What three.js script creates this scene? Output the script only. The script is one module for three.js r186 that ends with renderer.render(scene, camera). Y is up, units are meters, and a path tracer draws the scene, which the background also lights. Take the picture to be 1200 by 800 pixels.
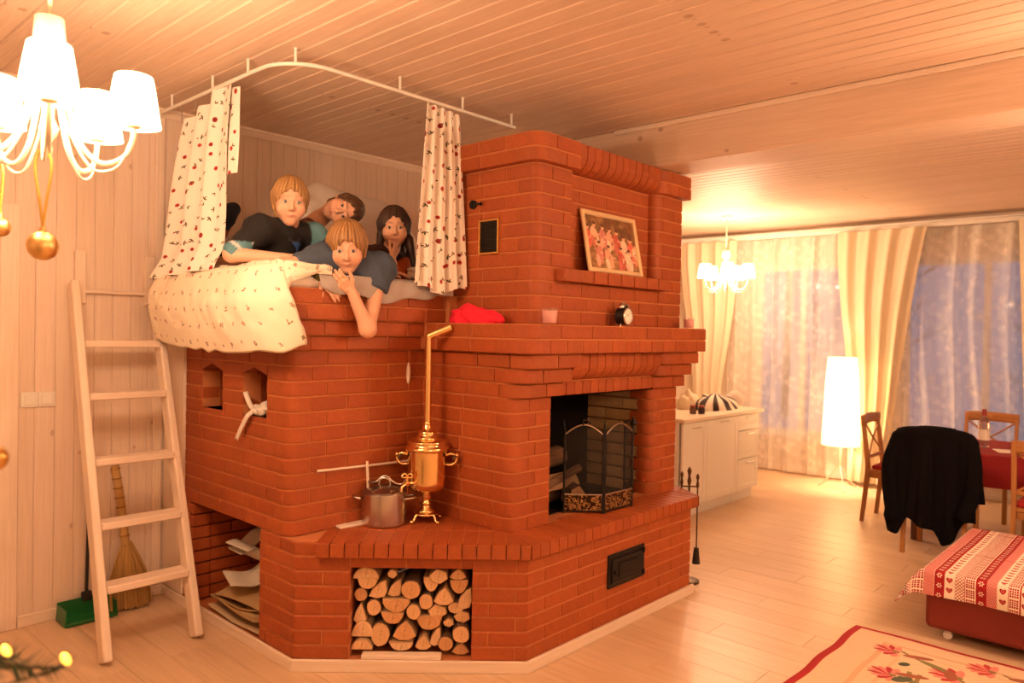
import * as THREE from 'three';
import { mergeGeometries, mergeVertices, toCreasedNormals } from 'three/addons/utils/BufferGeometryUtils.js';
import { RoundedBoxGeometry } from 'three/addons/geometries/RoundedBoxGeometry.js';
import { Brush, Evaluator, SUBTRACTION, ADDITION } from 'three-bvh-csg';

// ------------------------------------------------------------ camera, sky, exposure
const scene = new THREE.Scene();
const renderer = new THREE.WebGLRenderer({ antialias: true });
renderer.toneMapping = THREE.LinearToneMapping;
renderer.toneMappingExposure = 0.74;
renderer.shadowMap.enabled = true;
const FOCAL = 877;                                            // in pixels of a 1200 x 800 frame
const camera = new THREE.PerspectiveCamera(2 * Math.atan(400 / FOCAL) * 180 / Math.PI, 1.5, 0.05, 200);
const RIGHT = new THREE.Vector3(0.6776, 0.0185, 0.7352).normalize();
const FWD = new THREE.Vector3(0.7354, -0.0140, -0.6775).normalize();
const UP = new THREE.Vector3().crossVectors(RIGHT, FWD).normalize();
camera.position.set(-2.6204, 1.5934, 2.2695);
camera.quaternion.setFromRotationMatrix(new THREE.Matrix4().makeBasis(RIGHT, UP, FWD.clone().negate()));
camera.focus = 3.75; camera.userData.fStop = 2.0;
scene.add(camera); camera.updateMatrixWorld();
scene.background = new THREE.Color().setRGB(0.22, 0.30, 0.50);   // dusk sky
const LAMP_COLOR = new THREE.Color().setRGB(1, 0.64, 0.40);   // warm bulbs
const BULB_INTENSITY = 1.55, FLOOR_LAMP_INTENSITY = 3.6;

// ------------------------------------------------------------ room measures (metres)
const WALL_Z = -2.236, CEIL = 2.852, WIN_X = 6.07, LEFT_X = -4.3, FRONT_Z = 4.8, KITCHEN_Z = -3.7, KITCHEN_X = 1.75;

// ------------------------------------------------------------ helpers
const V = (x, y, z) => new THREE.Vector3(x, y, z);
function rng(seed) { let a = seed >>> 0; return () => { a = (a + 0x6D2B79F5) >>> 0; let t = Math.imul(a ^ (a >>> 15), 1 | a); t = (t + Math.imul(t ^ (t >>> 7), 61 | t)) ^ t; return ((t ^ (t >>> 14)) >>> 0) / 4294967296; }; }
const rand = rng(7);
const lerp = (a, b, t) => a + (b - a) * t, clamp = (x, a, b) => Math.min(b, Math.max(a, x)), smooth = (a, b, x) => { const t = clamp((x - a) / (b - a), 0, 1); return t * t * (3 - 2 * t); };
function ray(u, v) { return RIGHT.clone().multiplyScalar((u - 600) / FOCAL).addScaledVector(UP, -(v - 400) / FOCAL).add(FWD); }
const C0 = camera.position.clone();
function onZ(u, v, z) { const d = ray(u, v); return C0.clone().addScaledVector(d, (z - C0.z) / d.z); }
function onX(u, v, x) { const d = ray(u, v); return C0.clone().addScaledVector(d, (x - C0.x) / d.x); }
function onY(u, v, y) { const d = ray(u, v); return C0.clone().addScaledVector(d, (y - C0.y) / d.y); }
function atDepth(u, v, d) { return C0.clone().addScaledVector(ray(u, v), d); }
const taken = {};
function numbered(name) { const n = taken[name] = (taken[name] ?? -1) + 1; return n ? `${name}_${String(n).padStart(3, '0')}` : name; }
function tag(o, label, category, group, kind) { o.userData = { label, category }; if (group) o.userData.group = group; if (kind) o.userData.kind = kind; return o; }
function thing(name, label, category, [x, y, z] = [0, 0, 0], group, turn = 0) {
  const o = new THREE.Group(); o.name = numbered(name); o.position.set(x, y, z); o.rotation.y = turn; scene.add(o);
  return tag(o, label, category, group);
}
function part(name, geo, mat, parent = scene) {
  const m = new THREE.Mesh(geo, mat); m.name = parent === scene ? numbered(name) : name; m.castShadow = m.receiveShadow = true; parent.add(m); return m;
}
function single(name, label, category, geo, mat, group, kind) { return tag(part(name, geo, mat), label, category, group, kind); }
function structure(name, geo, mat, parent = scene) { const m = part(name, geo, mat, parent); if (parent === scene) m.userData.kind = 'structure'; return m; }
function copyOf(root, name, label, group) { const r = root.clone(); r.name = numbered(name); scene.add(r); r.userData = { ...root.userData }; if (label) r.userData.label = label; if (group) r.userData.group = group; return r; }
const M4 = (p, q, s) => new THREE.Matrix4().compose(p ?? V(0, 0, 0), q ?? new THREE.Quaternion(), s ?? V(1, 1, 1));
const euler = (x, y, z) => new THREE.Quaternion().setFromEuler(new THREE.Euler(x, y, z));
function moved(geo, x, y, z, rx = 0, ry = 0, rz = 0) { geo.applyMatrix4(M4(V(x, y, z), euler(rx, ry, rz))); return geo; }
function plain(list) { return mergeGeometries(list.map((g) => { const h = g.index ? g.toNonIndexed() : g; for (const k of Object.keys(h.attributes)) if (!['position', 'normal', 'uv'].includes(k)) h.deleteAttribute(k); if (!h.attributes.uv) h.setAttribute('uv', new THREE.BufferAttribute(new Float32Array(h.attributes.position.count * 2), 2)); h.clearGroups(); return h; })); }
// box-projected uv in metres; grain runs along v
function boxUV(geo, axis = 'y', s = 1) {
  const g = geo.index ? geo.toNonIndexed() : geo, p = g.attributes.position, n = g.attributes.normal, uv = new Float32Array(p.count * 2);
  for (let i = 0; i < p.count; i++) {
    const P = [p.getX(i), p.getY(i), p.getZ(i)], N = [Math.abs(n.getX(i)), Math.abs(n.getY(i)), Math.abs(n.getZ(i))];
    const ai = 'xyz'.indexOf(axis), m = N.indexOf(Math.max(...N)), rest = [0, 1, 2].filter((k) => k !== m);
    let vI = rest.includes(ai) ? ai : rest[1], uI = rest.find((k) => k !== vI);
    uv[i * 2] = P[uI] * s + (m === ai ? 0.3 : 0); uv[i * 2 + 1] = P[vI] * s;
  }
  g.setAttribute('uv', new THREE.BufferAttribute(uv, 2)); return g;
}
// chamfered box (44 triangles), centred
const cbCache = new Map();
function chamferBox(w, h, d, c = 0.003) {
  const X = w / 2, Y = h / 2, Z = d / 2, pos = [], q = (a, b, e, f) => pos.push(...a, ...b, ...e, ...a, ...e, ...f), t = (a, b, e) => pos.push(...a, ...b, ...e);
  c = Math.min(c, X * .9, Y * .9, Z * .9);
  const P = (sx, sy, sz, k) => [sx * (X - (k === 0 ? 0 : c)), sy * (Y - (k === 1 ? 0 : c)), sz * (Z - (k === 2 ? 0 : c))];
  for (const s of [-1, 1]) {
    const f = (k) => { const o = [[-1, -1], [1, -1], [1, 1], [-1, 1]].map(([a, b]) => { const v = [0, 0, 0]; v[k] = s; v[(k + 1) % 3] = a; v[(k + 2) % 3] = b; return P(...v, k); }); s > 0 ? q(...o) : q(...o.reverse()); };
    f(0); f(1); f(2);
  }
  for (let k = 0; k < 3; k++) for (const a of [-1, 1]) for (const b of [-1, 1]) {
    const i = (k + 1) % 3, j = (k + 2) % 3, mk = (e, face) => { const v = [0, 0, 0]; v[k] = e; v[i] = a; v[j] = b; return P(...v, face); };
    const o = [mk(-1, i), mk(1, i), mk(1, j), mk(-1, j)]; a * b > 0 ? q(...o.reverse()) : q(...o);
  }
  for (const a of [-1, 1]) for (const b of [-1, 1]) for (const e of [-1, 1]) { const o = [P(a, b, e, 0), P(a, b, e, 1), P(a, b, e, 2)]; a * b * e > 0 ? t(...o) : t(...o.reverse()); }
  const g = new THREE.BufferGeometry(); g.setAttribute('position', new THREE.Float32BufferAttribute(pos, 3)); g.computeVertexNormals(); return g;
}
function cbox(w, h, d, c = 0.003, axis = 'y') { const k = [w, h, d, c].map((x) => Math.round(x * 2000)).join() + axis; if (!cbCache.has(k)) cbCache.set(k, boxUV(chamferBox(w, h, d, c), axis)); return cbCache.get(k); }
const cboxAt = (w, h, d, x, y, z, c = 0.003, axis = 'y', rx = 0, ry = 0, rz = 0) => moved(cbox(w, h, d, c, axis).clone(), x, y, z, rx, ry, rz);
function tube(pts, r, seg = 24, rad = 8, closed = false) { const c = pts instanceof THREE.Curve ? pts : new THREE.CatmullRomCurve3(pts, closed); return new THREE.TubeGeometry(c, seg, r, rad, closed); }
function bar(a, b, r0, r1 = r0, rad = 10) { const d = b.clone().sub(a), g = new THREE.CylinderGeometry(r1, r0, d.length(), rad); g.applyMatrix4(M4(a.clone().add(b).multiplyScalar(.5), new THREE.Quaternion().setFromUnitVectors(V(0, 1, 0), d.normalize()))); return g; }
function lathe(list, seg = 32) { return new THREE.LatheGeometry(list.map(([r, y]) => new THREE.Vector2(r, y)), seg); }
function prism(points, depth, bevel = 0) { const s = new THREE.Shape(points.map(([x, y]) => new THREE.Vector2(x, y))); return new THREE.ExtrudeGeometry(s, { depth, bevelEnabled: bevel > 0, bevelSize: bevel, bevelThickness: bevel, bevelSegments: 1, bevelOffset: -bevel, curveSegments: 8 }); }
function sheet(nu, nv, f) { // f(u,v) -> Vector3
  const pos = [], uv = [], idx = [];
  for (let j = 0; j <= nv; j++) for (let i = 0; i <= nu; i++) { const p = f(i / nu, j / nv); pos.push(p.x, p.y, p.z); uv.push(i / nu, j / nv); }
  for (let j = 0; j < nv; j++) for (let i = 0; i < nu; i++) { const a = j * (nu + 1) + i, b = a + 1, c = a + nu + 1, d = c + 1; idx.push(a, b, d, a, d, c); }
  const g = new THREE.BufferGeometry(); g.setAttribute('position', new THREE.Float32BufferAttribute(pos, 3)); g.setAttribute('uv', new THREE.Float32BufferAttribute(uv, 2)); g.setIndex(idx); g.computeVertexNormals(); return g;
}
function thick(geo, t) { // cloth with thickness
  const g = geo.clone(), p = g.attributes.position, n = g.attributes.normal, N = p.count, pos = [], uv = [], u0 = g.attributes.uv, idx = [];
  for (const s of [1, -1]) for (let i = 0; i < N; i++) { pos.push(p.getX(i) + n.getX(i) * t * s / 2, p.getY(i) + n.getY(i) * t * s / 2, p.getZ(i) + n.getZ(i) * t * s / 2); uv.push(u0.getX(i), u0.getY(i)); }
  const ix = g.index.array, edge = new Map();
  for (let i = 0; i < ix.length; i += 3) { const [a, b, c] = [ix[i], ix[i + 1], ix[i + 2]]; idx.push(a, b, c, a + N, c + N, b + N); for (const [x, y] of [[a, b], [b, c], [c, a]]) { const k = x < y ? x + '_' + y : y + '_' + x; edge.has(k) ? edge.delete(k) : edge.set(k, [x, y]); } }
  for (const [x, y] of edge.values()) idx.push(x, x + N, y + N, x, y + N, y);
  const o = new THREE.BufferGeometry(); o.setAttribute('position', new THREE.Float32BufferAttribute(pos, 3)); o.setAttribute('uv', new THREE.Float32BufferAttribute(uv, 2)); o.setIndex(idx); o.computeVertexNormals(); return o;
}
// value noise
function hash2(x, y, s) { let h = Math.imul(x, 374761393) ^ Math.imul(y, 668265263) ^ Math.imul(s, 2147483647); h = Math.imul(h ^ (h >>> 13), 1274126177); return ((h ^ (h >>> 16)) >>> 0) / 4294967296; }
function vnoise(x, y, s, px, py) { const xi = Math.floor(x), yi = Math.floor(y), fx = x - xi, fy = y - yi, w = (t) => t * t * (3 - 2 * t), m = (a, n) => n ? ((a % n) + n) % n : a; const h = (i, j) => hash2(m(xi + i, px), m(yi + j, py), s); return lerp(lerp(h(0, 0), h(1, 0), w(fx)), lerp(h(0, 1), h(1, 1), w(fx)), w(fy)); }
function dataTex(w, h, f, srgb = true) { const a = new Uint8Array(w * h * 4); for (let y = 0; y < h; y++) for (let x = 0; x < w; x++) { const c = f(x / w, y / h); const i = (y * w + x) * 4; a[i] = clamp(c[0], 0, 1) * 255; a[i + 1] = clamp(c[1], 0, 1) * 255; a[i + 2] = clamp(c[2], 0, 1) * 255; a[i + 3] = 255; } const t = new THREE.DataTexture(a, w, h); t.wrapS = t.wrapT = THREE.RepeatWrapping; t.magFilter = t.minFilter = THREE.LinearFilter; if (srgb) t.colorSpace = THREE.SRGBColorSpace; t.needsUpdate = true; return t; }
function canvasTex(w, h, draw, srgb = true) { const c = document.createElement('canvas'); c.width = w; c.height = h; draw(c.getContext('2d'), w, h); const t = new THREE.CanvasTexture(c); t.wrapS = t.wrapT = THREE.RepeatWrapping; if (srgb) t.colorSpace = THREE.SRGBColorSpace; return t; }
const lin = (r, g, b) => new THREE.Color().setRGB(r, g, b);
const std = (color, roughness = .7, o = {}) => new THREE.MeshStandardMaterial({ color, roughness, ...o });
const phys = (color, roughness, o = {}) => new THREE.MeshPhysicalMaterial({ color, roughness, ...o });
// whitewashed pine: fine grain along v, a few knots; 0.5 m wide, 2 m long
function pineTex(seed, tint, contrast = 1, knots = 10) {
  const R = rng(seed), K = Array.from({ length: knots }, () => [R(), R(), .006 + R() * .012]);
  return dataTex(256, 1024, (u, v) => {
    let warp = 0, k = 0;
    for (const [a, b, r] of K) { let dx = Math.abs(u - a); dx = Math.min(dx, 1 - dx) * .5; let dy = Math.abs(v - b); dy = Math.min(dy, 1 - dy) * 2; const d = Math.hypot(dx, dy * .8) / r; k = Math.max(k, smooth(1.15, .75, d)); warp += .25 * Math.exp(-d * d * .12); }
    const g = vnoise(u * 64 + warp * 8, v * 10, seed, 64, 10) * .5 + vnoise(u * 128 + warp * 6, v * 24, seed + 1, 128, 24) * .3 + vnoise(u * 10, v * 4, seed + 2, 10, 4) * .2;
    const s = 1 - contrast * .13 * g - .22 * k * contrast;
    return [tint[0] * s, tint[1] * (s - .03 * contrast * g - .05 * k), tint[2] * (s - .06 * contrast * g - .08 * k)];
  });
}
function withRepeat(t, rx, ry, ox = 0, oy = 0) { const c = t.clone(); c.repeat.set(rx, ry); c.offset.set(ox, oy); c.needsUpdate = true; return c; }

// ------------------------------------------------------------ materials of the room
const pineA = pineTex(11, [.93, .85, .775], .5, 4), pineB = pineTex(23, [.925, .845, .77], .55, 5), pineC = pineTex(37, [.94, .86, .795], .55, 3);
const wallMats = [[pineA, 0], [pineB, .35], [pineC, .1], [pineA, .62], [pineB, .8]].map(([t, o]) => std(0xffffff, .62, { map: withRepeat(t, 2, .5, o, o * 1.7) }));
const ceilTexA = pineTex(51, [.91, .81, .72], .6, 3), ceilTexB = pineTex(67, [.90, .80, .71], .7, 4);
const ceilMats = [[ceilTexA, 0], [ceilTexB, .35], [ceilTexA, .45], [ceilTexB, .77]].map(([t, o]) => std(0xffffff, .55, { map: withRepeat(t, 2, .5, o, o * 1.3) }));
const paleTex = pineTex(83, [.95, .875, .80], .6, 3);
const paleWood = std(0xffffff, .55, { map: withRepeat(paleTex, 1.6, .5) });
const trimMat = std(0xffffff, .55, { map: withRepeat(paleTex, 1.6, .5, .3, .2) });
const floorTex = pineTex(95, [.89, .775, .645], .7, 0), floorTexB = pineTex(97, [.88, .76, .625], .8, 0);
const floorMats = [[floorTex, 0], [floorTexB, .3], [floorTex, .55], [floorTexB, .8]].map(([t, o]) => std(0xffffff, .36, { map: withRepeat(t, 1.3, .4, o, o * 2.1) }));
const plaster = std(lin(.80, .68, .55), .8);
const whitePaint = std(lin(.82, .78, .70), .4);

// ------------------------------------------------------------ floor
{
  const f = structure('floor', moved(new THREE.BoxGeometry(WIN_X - LEFT_X + .6, .2, FRONT_Z - KITCHEN_Z + .6), (WIN_X + LEFT_X) / 2, -.104, (FRONT_Z + KITCHEN_Z) / 2), std(lin(.62, .45, .29), .4));
  const w = .192, L = 1.29, g = cbox(w - .0012, .012, L - .001, .0012, 'z');
  for (let i = 0; i < 41; i++) for (let j = 0; j < 4; j++) {
    const x = -1.85 + w * (i + .5); const z = WALL_Z + .02 + L * (j + .5) - [0, .43, .86][(i * 2) % 3] * (j ? 1 : 1); if (x > WIN_X - .05) continue;
    const m = part('plank', g, floorMats[Math.floor(rand() * 4)], f); m.position.set(x, -.006 + (rand() - .5) * .0004, Math.max(z, WALL_Z + L / 2 - .4));
    m.rotation.y = rand() < .5 ? Math.PI : 0;
  }
}
// ------------------------------------------------------------ ceiling of tongue and groove boards, running along z
{
  const c = structure('ceiling', moved(new THREE.BoxGeometry(WIN_X - LEFT_X + .6, .2, FRONT_Z - KITCHEN_Z + .6), (WIN_X + LEFT_X) / 2, CEIL + .112, (FRONT_Z + KITCHEN_Z) / 2), std(lin(.55, .42, .32), .8));
  const p = .104, LA = FRONT_Z - WALL_Z, LB = FRONT_Z - KITCHEN_Z, gA = cbox(p - .001, .014, LA, .0065, 'z'), gB = cbox(p - .001, .014, LB, .0065, 'z');
  for (let x = -4.25, i = 0; x < WIN_X; x += p, i++) { const a = x < KITCHEN_X; const m = part('board', a ? gA : gB, ceilMats[Math.floor(rand() * 4)], c); m.position.set(x, CEIL + .005, FRONT_Z - (a ? LA : LB) / 2); }
}
// ------------------------------------------------------------ back wall of upright boards
{
  const w = structure('wall_back', moved(new THREE.BoxGeometry(KITCHEN_X - LEFT_X + .15, CEIL + .1, .15), (KITCHEN_X + LEFT_X) / 2 - .075, CEIL / 2, WALL_Z - .088), plaster);
  const p = .0953, g = cbox(p - .0008, CEIL - .04, .014, .0035, 'y');
  for (let x = LEFT_X + .05, i = 0; x < KITCHEN_X; x += p, i++) { if (x > -2.46 && x < -1.6) continue; const m = part('board', g, wallMats[Math.floor(rand() * 5)], w); m.position.set(x + .012, CEIL / 2, WALL_Z - .0065); }
  for (const x of [-2.36, -2.265, -2.17, -2.075, -1.98, -1.885, -1.79, -1.695]) { const m = part('board', cbox(p - .0008, CEIL - 2.2, .014, .0035, 'y'), wallMats[Math.floor(rand() * 5)], w); m.position.set(x - .03, 2.2 + (CEIL - 2.2) / 2 - .02, WALL_Z - .0065); }
  structure('wall_left', moved(new THREE.BoxGeometry(.15, CEIL + .1, FRONT_Z - WALL_Z), LEFT_X - .075, CEIL / 2, (FRONT_Z + WALL_Z) / 2), plaster);
  structure('wall_front', moved(new THREE.BoxGeometry(WIN_X - LEFT_X + .3, CEIL + .1, .15), (WIN_X + LEFT_X) / 2, CEIL / 2, FRONT_Z + .075), plaster);
  structure('wall_kitchen', moved(new THREE.BoxGeometry(WIN_X - KITCHEN_X + .3, CEIL + .1, .15), (WIN_X + KITCHEN_X) / 2, CEIL / 2, KITCHEN_Z - .075), plaster);
  structure('wall_kitchen_side', moved(new THREE.BoxGeometry(.12, CEIL + .1, WALL_Z - KITCHEN_Z), KITCHEN_X - .06, CEIL / 2, (WALL_Z + KITCHEN_Z) / 2), plaster);
  // cove moulding where back wall meets ceiling
  { const g = prism([[0, 0], [.042, 0], [.042, .012], [.03, .02], [.018, .035], [.014, .048], [0, .048]], KITCHEN_X - LEFT_X), p = g.attributes.position;
    for (let i = 0; i < p.count; i++) p.setXYZ(i, LEFT_X + p.getZ(i), CEIL - .002 - p.getY(i), WALL_Z + p.getX(i));
    g.computeVertexNormals(); structure('trim_1', boxUV(g, 'x'), trimMat); }
  structure('baseboard_back', moved(cbox(KITCHEN_X - (-1.5), .062, .016, .004, 'x').clone(), (KITCHEN_X - 1.5) / 2, .031, WALL_Z + .0085), trimMat);
  structure('trim_2', moved(cbox(.05, CEIL - .12, .016, .004, 'y').clone(), -.80, CEIL / 2 + .01, WALL_Z + .0085), trimMat);
  // door and casing at the left end of the wall
  const d = new THREE.Group(); d.name = 'door_1'; d.userData.kind = 'structure'; scene.add(d);
  part('casing', plain([cboxAt(.085, 2.2, .022, -1.545, 1.1, WALL_Z + .008, .004), cboxAt(.085, 2.2, .022, -2.455, 1.1, WALL_Z + .008, .004), cboxAt(.825, .085, .022, -2.0, 2.1575, WALL_Z + .008, .004, 'x')]), trimMat, d);
  part('leaf', plain([cboxAt(.80, 2.10, .035, -2.0, 1.06, WALL_Z - .012, .004)]), paleWood, d);
  part('panel', plain([cboxAt(.56, .75, .012, -2.0, 1.55, WALL_Z + .009, .006), cboxAt(.56, .75, .012, -2.0, .55, WALL_Z + .009, .006)]), paleWood, d);
}

// ------------------------------------------------------------ window wall on the right
const W1 = [-1.72, -.60], W2 = [-.08, 1.45], WY = [.43, 2.43];
{
  const bx = (z0, z1, y0, y1) => moved(new THREE.BoxGeometry(.18, y1 - y0, z1 - z0), WIN_X + .09, (y0 + y1) / 2, (z0 + z1) / 2);
  const w = structure('wall_right', plain([bx(KITCHEN_Z - .15, W1[0], 0, CEIL), bx(W1[1], W2[0], 0, CEIL), bx(W2[1], FRONT_Z + .15, 0, CEIL), bx(W1[0], W1[1], 0, WY[0]), bx(W1[0], W1[1], WY[1], CEIL), bx(W2[0], W2[1], 0, WY[0]), bx(W2[0], W2[1], WY[1], CEIL)]), plaster);
  for (let i = 0; i < 4; i++) { const m = part('board', cbox(.014, .104, 4.4, .006, 'z'), wallMats[i], w); m.position.set(WIN_X - .006, .053 + i * .105, -.5); }
  structure('baseboard_right', moved(cbox(.016, .06, 6, .004, 'z').clone(), WIN_X - .022, .03, .5), trimMat);
  const glass = phys(0xffffff, .02, { transmission: 1, thickness: 0, ior: 1.5 });
  [[1, W1], [2, W2]].forEach(([n, [a, b]]) => {
    const g = new THREE.Group(); g.name = 'window_' + n; g.userData.kind = 'structure'; scene.add(g);
    const x = WIN_X + .07, zc = (a + b) / 2, yc = (WY[0] + WY[1]) / 2, H = WY[1] - WY[0], W = b - a, t = .065;
    part('frame', plain([cboxAt(.07, H, t, x, yc, a + t / 2), cboxAt(.07, H, t, x, yc, b - t / 2), cboxAt(.07, t, W - 2 * t, x, WY[0] + t / 2, zc), cboxAt(.07, t, W - 2 * t, x, WY[1] - t / 2, zc)]), whitePaint, g);
    part('mullion', cboxAt(.06, H - 2 * t, .06, x, yc, zc), whitePaint, g);
    for (const s of [-1, 1]) part('pane', moved(new THREE.BoxGeometry(.004, H - 2 * t, W / 2 - t - .03), x, yc, zc + s * (W / 4 - t / 2 + .015)), glass, g);
    part('window_sill', cboxAt(.14, .025, W + .06, WIN_X + .01, WY[0] - .012, zc, .006, 'z'), whitePaint, g);
  });
}
// ------------------------------------------------------------ ceiling beam
{
  const L = FRONT_Z + .80;
  structure('beam', moved(cbox(.30, CEIL - 2.592, L, .006, 'z').clone(), 1.40, (CEIL + 2.592) / 2, -.80 + L / 2), ceilMats[1]);
  structure('trim_3', moved(cbox(.022, .03, FRONT_Z + .45, .006, 'z').clone(), 1.239, CEIL - .018, (FRONT_Z - .45) / 2), trimMat);
  structure('trim_4', moved(cbox(.022, .03, FRONT_Z + .45, .006, 'z').clone(), 1.561, CEIL - .018, (FRONT_Z - .45) / 2), trimMat);
}
// ------------------------------------------------------------ outside: snow and bare trees
{
  const g = sheet(40, 40, (u, v) => V(6.4 + u * 34, -.45 + .25 * vnoise(u * 9, v * 9, 3) + (u > .02 ? .25 * vnoise(u * 22, v * 22, 4) : 0), -22 + v * 44));
  single('snowy_ground', 'snow covered ground outside the windows at dusk', 'snow', g, std(lin(.85, .88, .92), .9), null, 'stuff');
  const bark = std(lin(.12, .10, .09), .95);
  const R = rng(5);
  const spots = [[9.5, -1.4, 5], [10.8, .9, 6], [13, 3.4, 7], [12, -3.8, 6]];
  const labels = ['bare tree standing nearest outside the window beside the floor lamp', 'bare tree outside the window behind the dining table', 'tall bare tree further back beyond the dining table window', 'bare tree far to the side beyond the kitchen curtains'];
  spots.forEach(([x, z, h], i) => {
    const t = thing('bare_tree', labels[i], 'tree', [x, -.02, z], 'bare trees outside the windows');
    part('trunk', bar(V(0, 0, 0), V(.1, h, .05), .09, .03, 8), bark, t);
    const br = []; for (let k = 0; k < 22; k++) { const y = .6 + (h - .8) * R(), a = R() * 6.28, l = (.5 + R() * .9) * (1 - y / h * .5), p = V(.1 * y / h, y, .05 * y / h), q = V(Math.cos(a) * l, y + l * .55, Math.sin(a) * l); br.push(bar(p, q, .018, .006, 5)); for (let m = 0; m < 2; m++) { const s = p.clone().lerp(q, .4 + R() * .4), b = a + (R() - .5) * 2; br.push(bar(s, s.clone().add(V(Math.cos(b) * l * .45, l * .3, Math.sin(b) * l * .45)), .008, .003, 4)); } }
    part('branches', plain(br), bark, t);
  });
}

// ------------------------------------------------------------ the brick stove: bed stove, corner bench, open fireplace and chimney breast
const brickTex = dataTex(256, 256, (u, v) => { const n = vnoise(u * 40, v * 40, 3, 40, 40) * .5 + vnoise(u * 110, v * 110, 4, 110, 110) * .3 + vnoise(u * 9, v * 9, 5, 9, 9) * .35; const s = .86 + .14 * n; return [s, s * (.985 + .02 * n), s]; });
brickTex.repeat.set(3, 3);
const brickMats = [[.40, .081, .012], [.42, .088, .014], [.375, .074, .011], [.44, .093, .015], [.39, .083, .013], [.41, .080, .012]].map((c) => std(lin(...c), .62, { map: brickTex }));
const mortarMat = std(lin(.52, .18, .062), .9), paleMortar = std(lin(.60, .38, .24), .9);
const fireBrickMats = [[.62, .42, .20], [.57, .37, .17], [.65, .45, .23]].map((c) => std(lin(...c), .8, { map: brickTex }));
const sootMat = phys(lin(.006, .004, .003), 1, { specularIntensity: .15 }), ironMat = std(lin(.018, .015, .014), .45, { metalness: .6 }), brassMat = std(lin(.80, .48, .16), .22, { metalness: 1 });
const JOINT = .0072, BRICK_L = .25;
const bricks = [];                                              // { geo, matrix, mat }
const rowBase = (k) => .055 + .069 * k, rowUp = (k) => .603 + .0736 * k;
const brickRand = rng(91);
function putBrick(geo, matrix, mats = brickMats) { bricks.push({ geo, matrix, mat: mats[Math.floor(brickRand() * mats.length)] }); }
function boxBrick(c, len, h, dep, turn, mats) {                  // long side along local x, face on local +z
  const q = (x) => Math.max(.004, Math.round(x * 1000) / 1000); const jit = (brickRand() - .5) * .0016;
  const m = M4(c, euler((brickRand() - .5) * .003, turn + (brickRand() - .5) * .003, (brickRand() - .5) * .004)); m.elements[12] += Math.sin(turn) * jit; m.elements[14] += Math.cos(turn) * jit;
  putBrick(cbox(q(len), q(h), q(dep), .0028, 'x'), m, mats);
}
// a row of bricks on a face: starts at p0 = [x,z], runs along unit dir; the outward side is n
function runBricks(p0, dir, n, s0, s1, y, h, { first = BRICK_L, L = BRICK_L, skips = [], dep = .10, joint = JOINT, mats } = {}) {
  const turn = Math.atan2(n[0], n[1]);
  let s = s0, len = first;
  const emit = (a, b, ya, yb) => { if (b - a < .018 || yb - ya < .01) return; const mid = (a + b) / 2; boxBrick(V(p0[0] + dir[0] * mid - n[0] * dep / 2, (ya + yb) / 2, p0[1] + dir[1] * mid - n[1] * dep / 2), b - a, yb - ya, dep, turn, mats); };
  while (s < s1 - .012) {
    let e = Math.min(s + len, s1); if (s1 - e < .035) e = s1;
    let segs = [[s, e, y, y + h]];
    for (const [a, b, ya, yb] of skips) { const out = []; for (const [p, q, u, v] of segs) { if (q <= a || p >= b || v <= ya || u >= yb) { out.push([p, q, u, v]); continue; } if (p < a) out.push([p, a, u, v]); if (q > b) out.push([b, q, u, v]); const m0 = Math.max(p, a), m1 = Math.min(q, b); if (u < ya) out.push([m0, m1, u, ya - .002]); if (v > yb) out.push([m0, m1, yb + .002, v]); } segs = out; }
    for (const g of segs) emit(...g);
    s = e + joint; len = L;
  }
}
// brick turning a corner at P between face directions a and b (pointing away from P), rounded by r
function cornerBrick(P, a, b, la, lb, r, y, h, mats) {
  const pts = [], add = (k, m) => pts.push([P[0] + a[0] * k + b[0] * m, P[1] + a[1] * k + b[1] * m]);
  add(la, 0); for (let i = 0; i <= 6; i++) { const t = i / 6 * Math.PI / 2; add(r - r * Math.sin(t), r - r * Math.cos(t)); } add(0, lb); add(la, lb);
  slabBrick(pts, y, h, mats, true);
}
function slabBrick(pts, y, h, mats, creased = false) {           // plan polygon [x,z] raised from y to y + h
  let ar = 0; pts.forEach(([x, z], i) => { const [u, w] = pts[(i + 1) % pts.length]; ar += x * w - u * z; });
  const o = (ar > 0 ? pts.slice().reverse() : pts).map(([x, z]) => [x, -z]), cx = o.reduce((t, p) => t + p[0], 0) / o.length, cy = o.reduce((t, p) => t + p[1], 0) / o.length;
  let g = prism(o.map(([x, z]) => [x - cx, z - cy]), h - .004, .002); g.deleteAttribute('uv'); g.clearGroups(); g.rotateX(-Math.PI / 2);
  g = creased ? toCreasedNormals(g, .5) : g; g = boxUV(g, 'x');
  putBrick(g, M4(V(cx, y + .002, -cy)), mats);
}
function clipHalf(poly, p, n) { const out = []; for (let i = 0; i < poly.length; i++) { const a = poly[i], b = poly[(i + 1) % poly.length], da = (a[0] - p[0]) * n[0] + (a[1] - p[1]) * n[1], db = (b[0] - p[0]) * n[0] + (b[1] - p[1]) * n[1]; if (da >= 0) out.push(a); if (da * db < 0) { const t = da / (da - db); out.push([a[0] + (b[0] - a[0]) * t, a[1] + (b[1] - a[1]) * t]); } } return out; }

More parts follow.
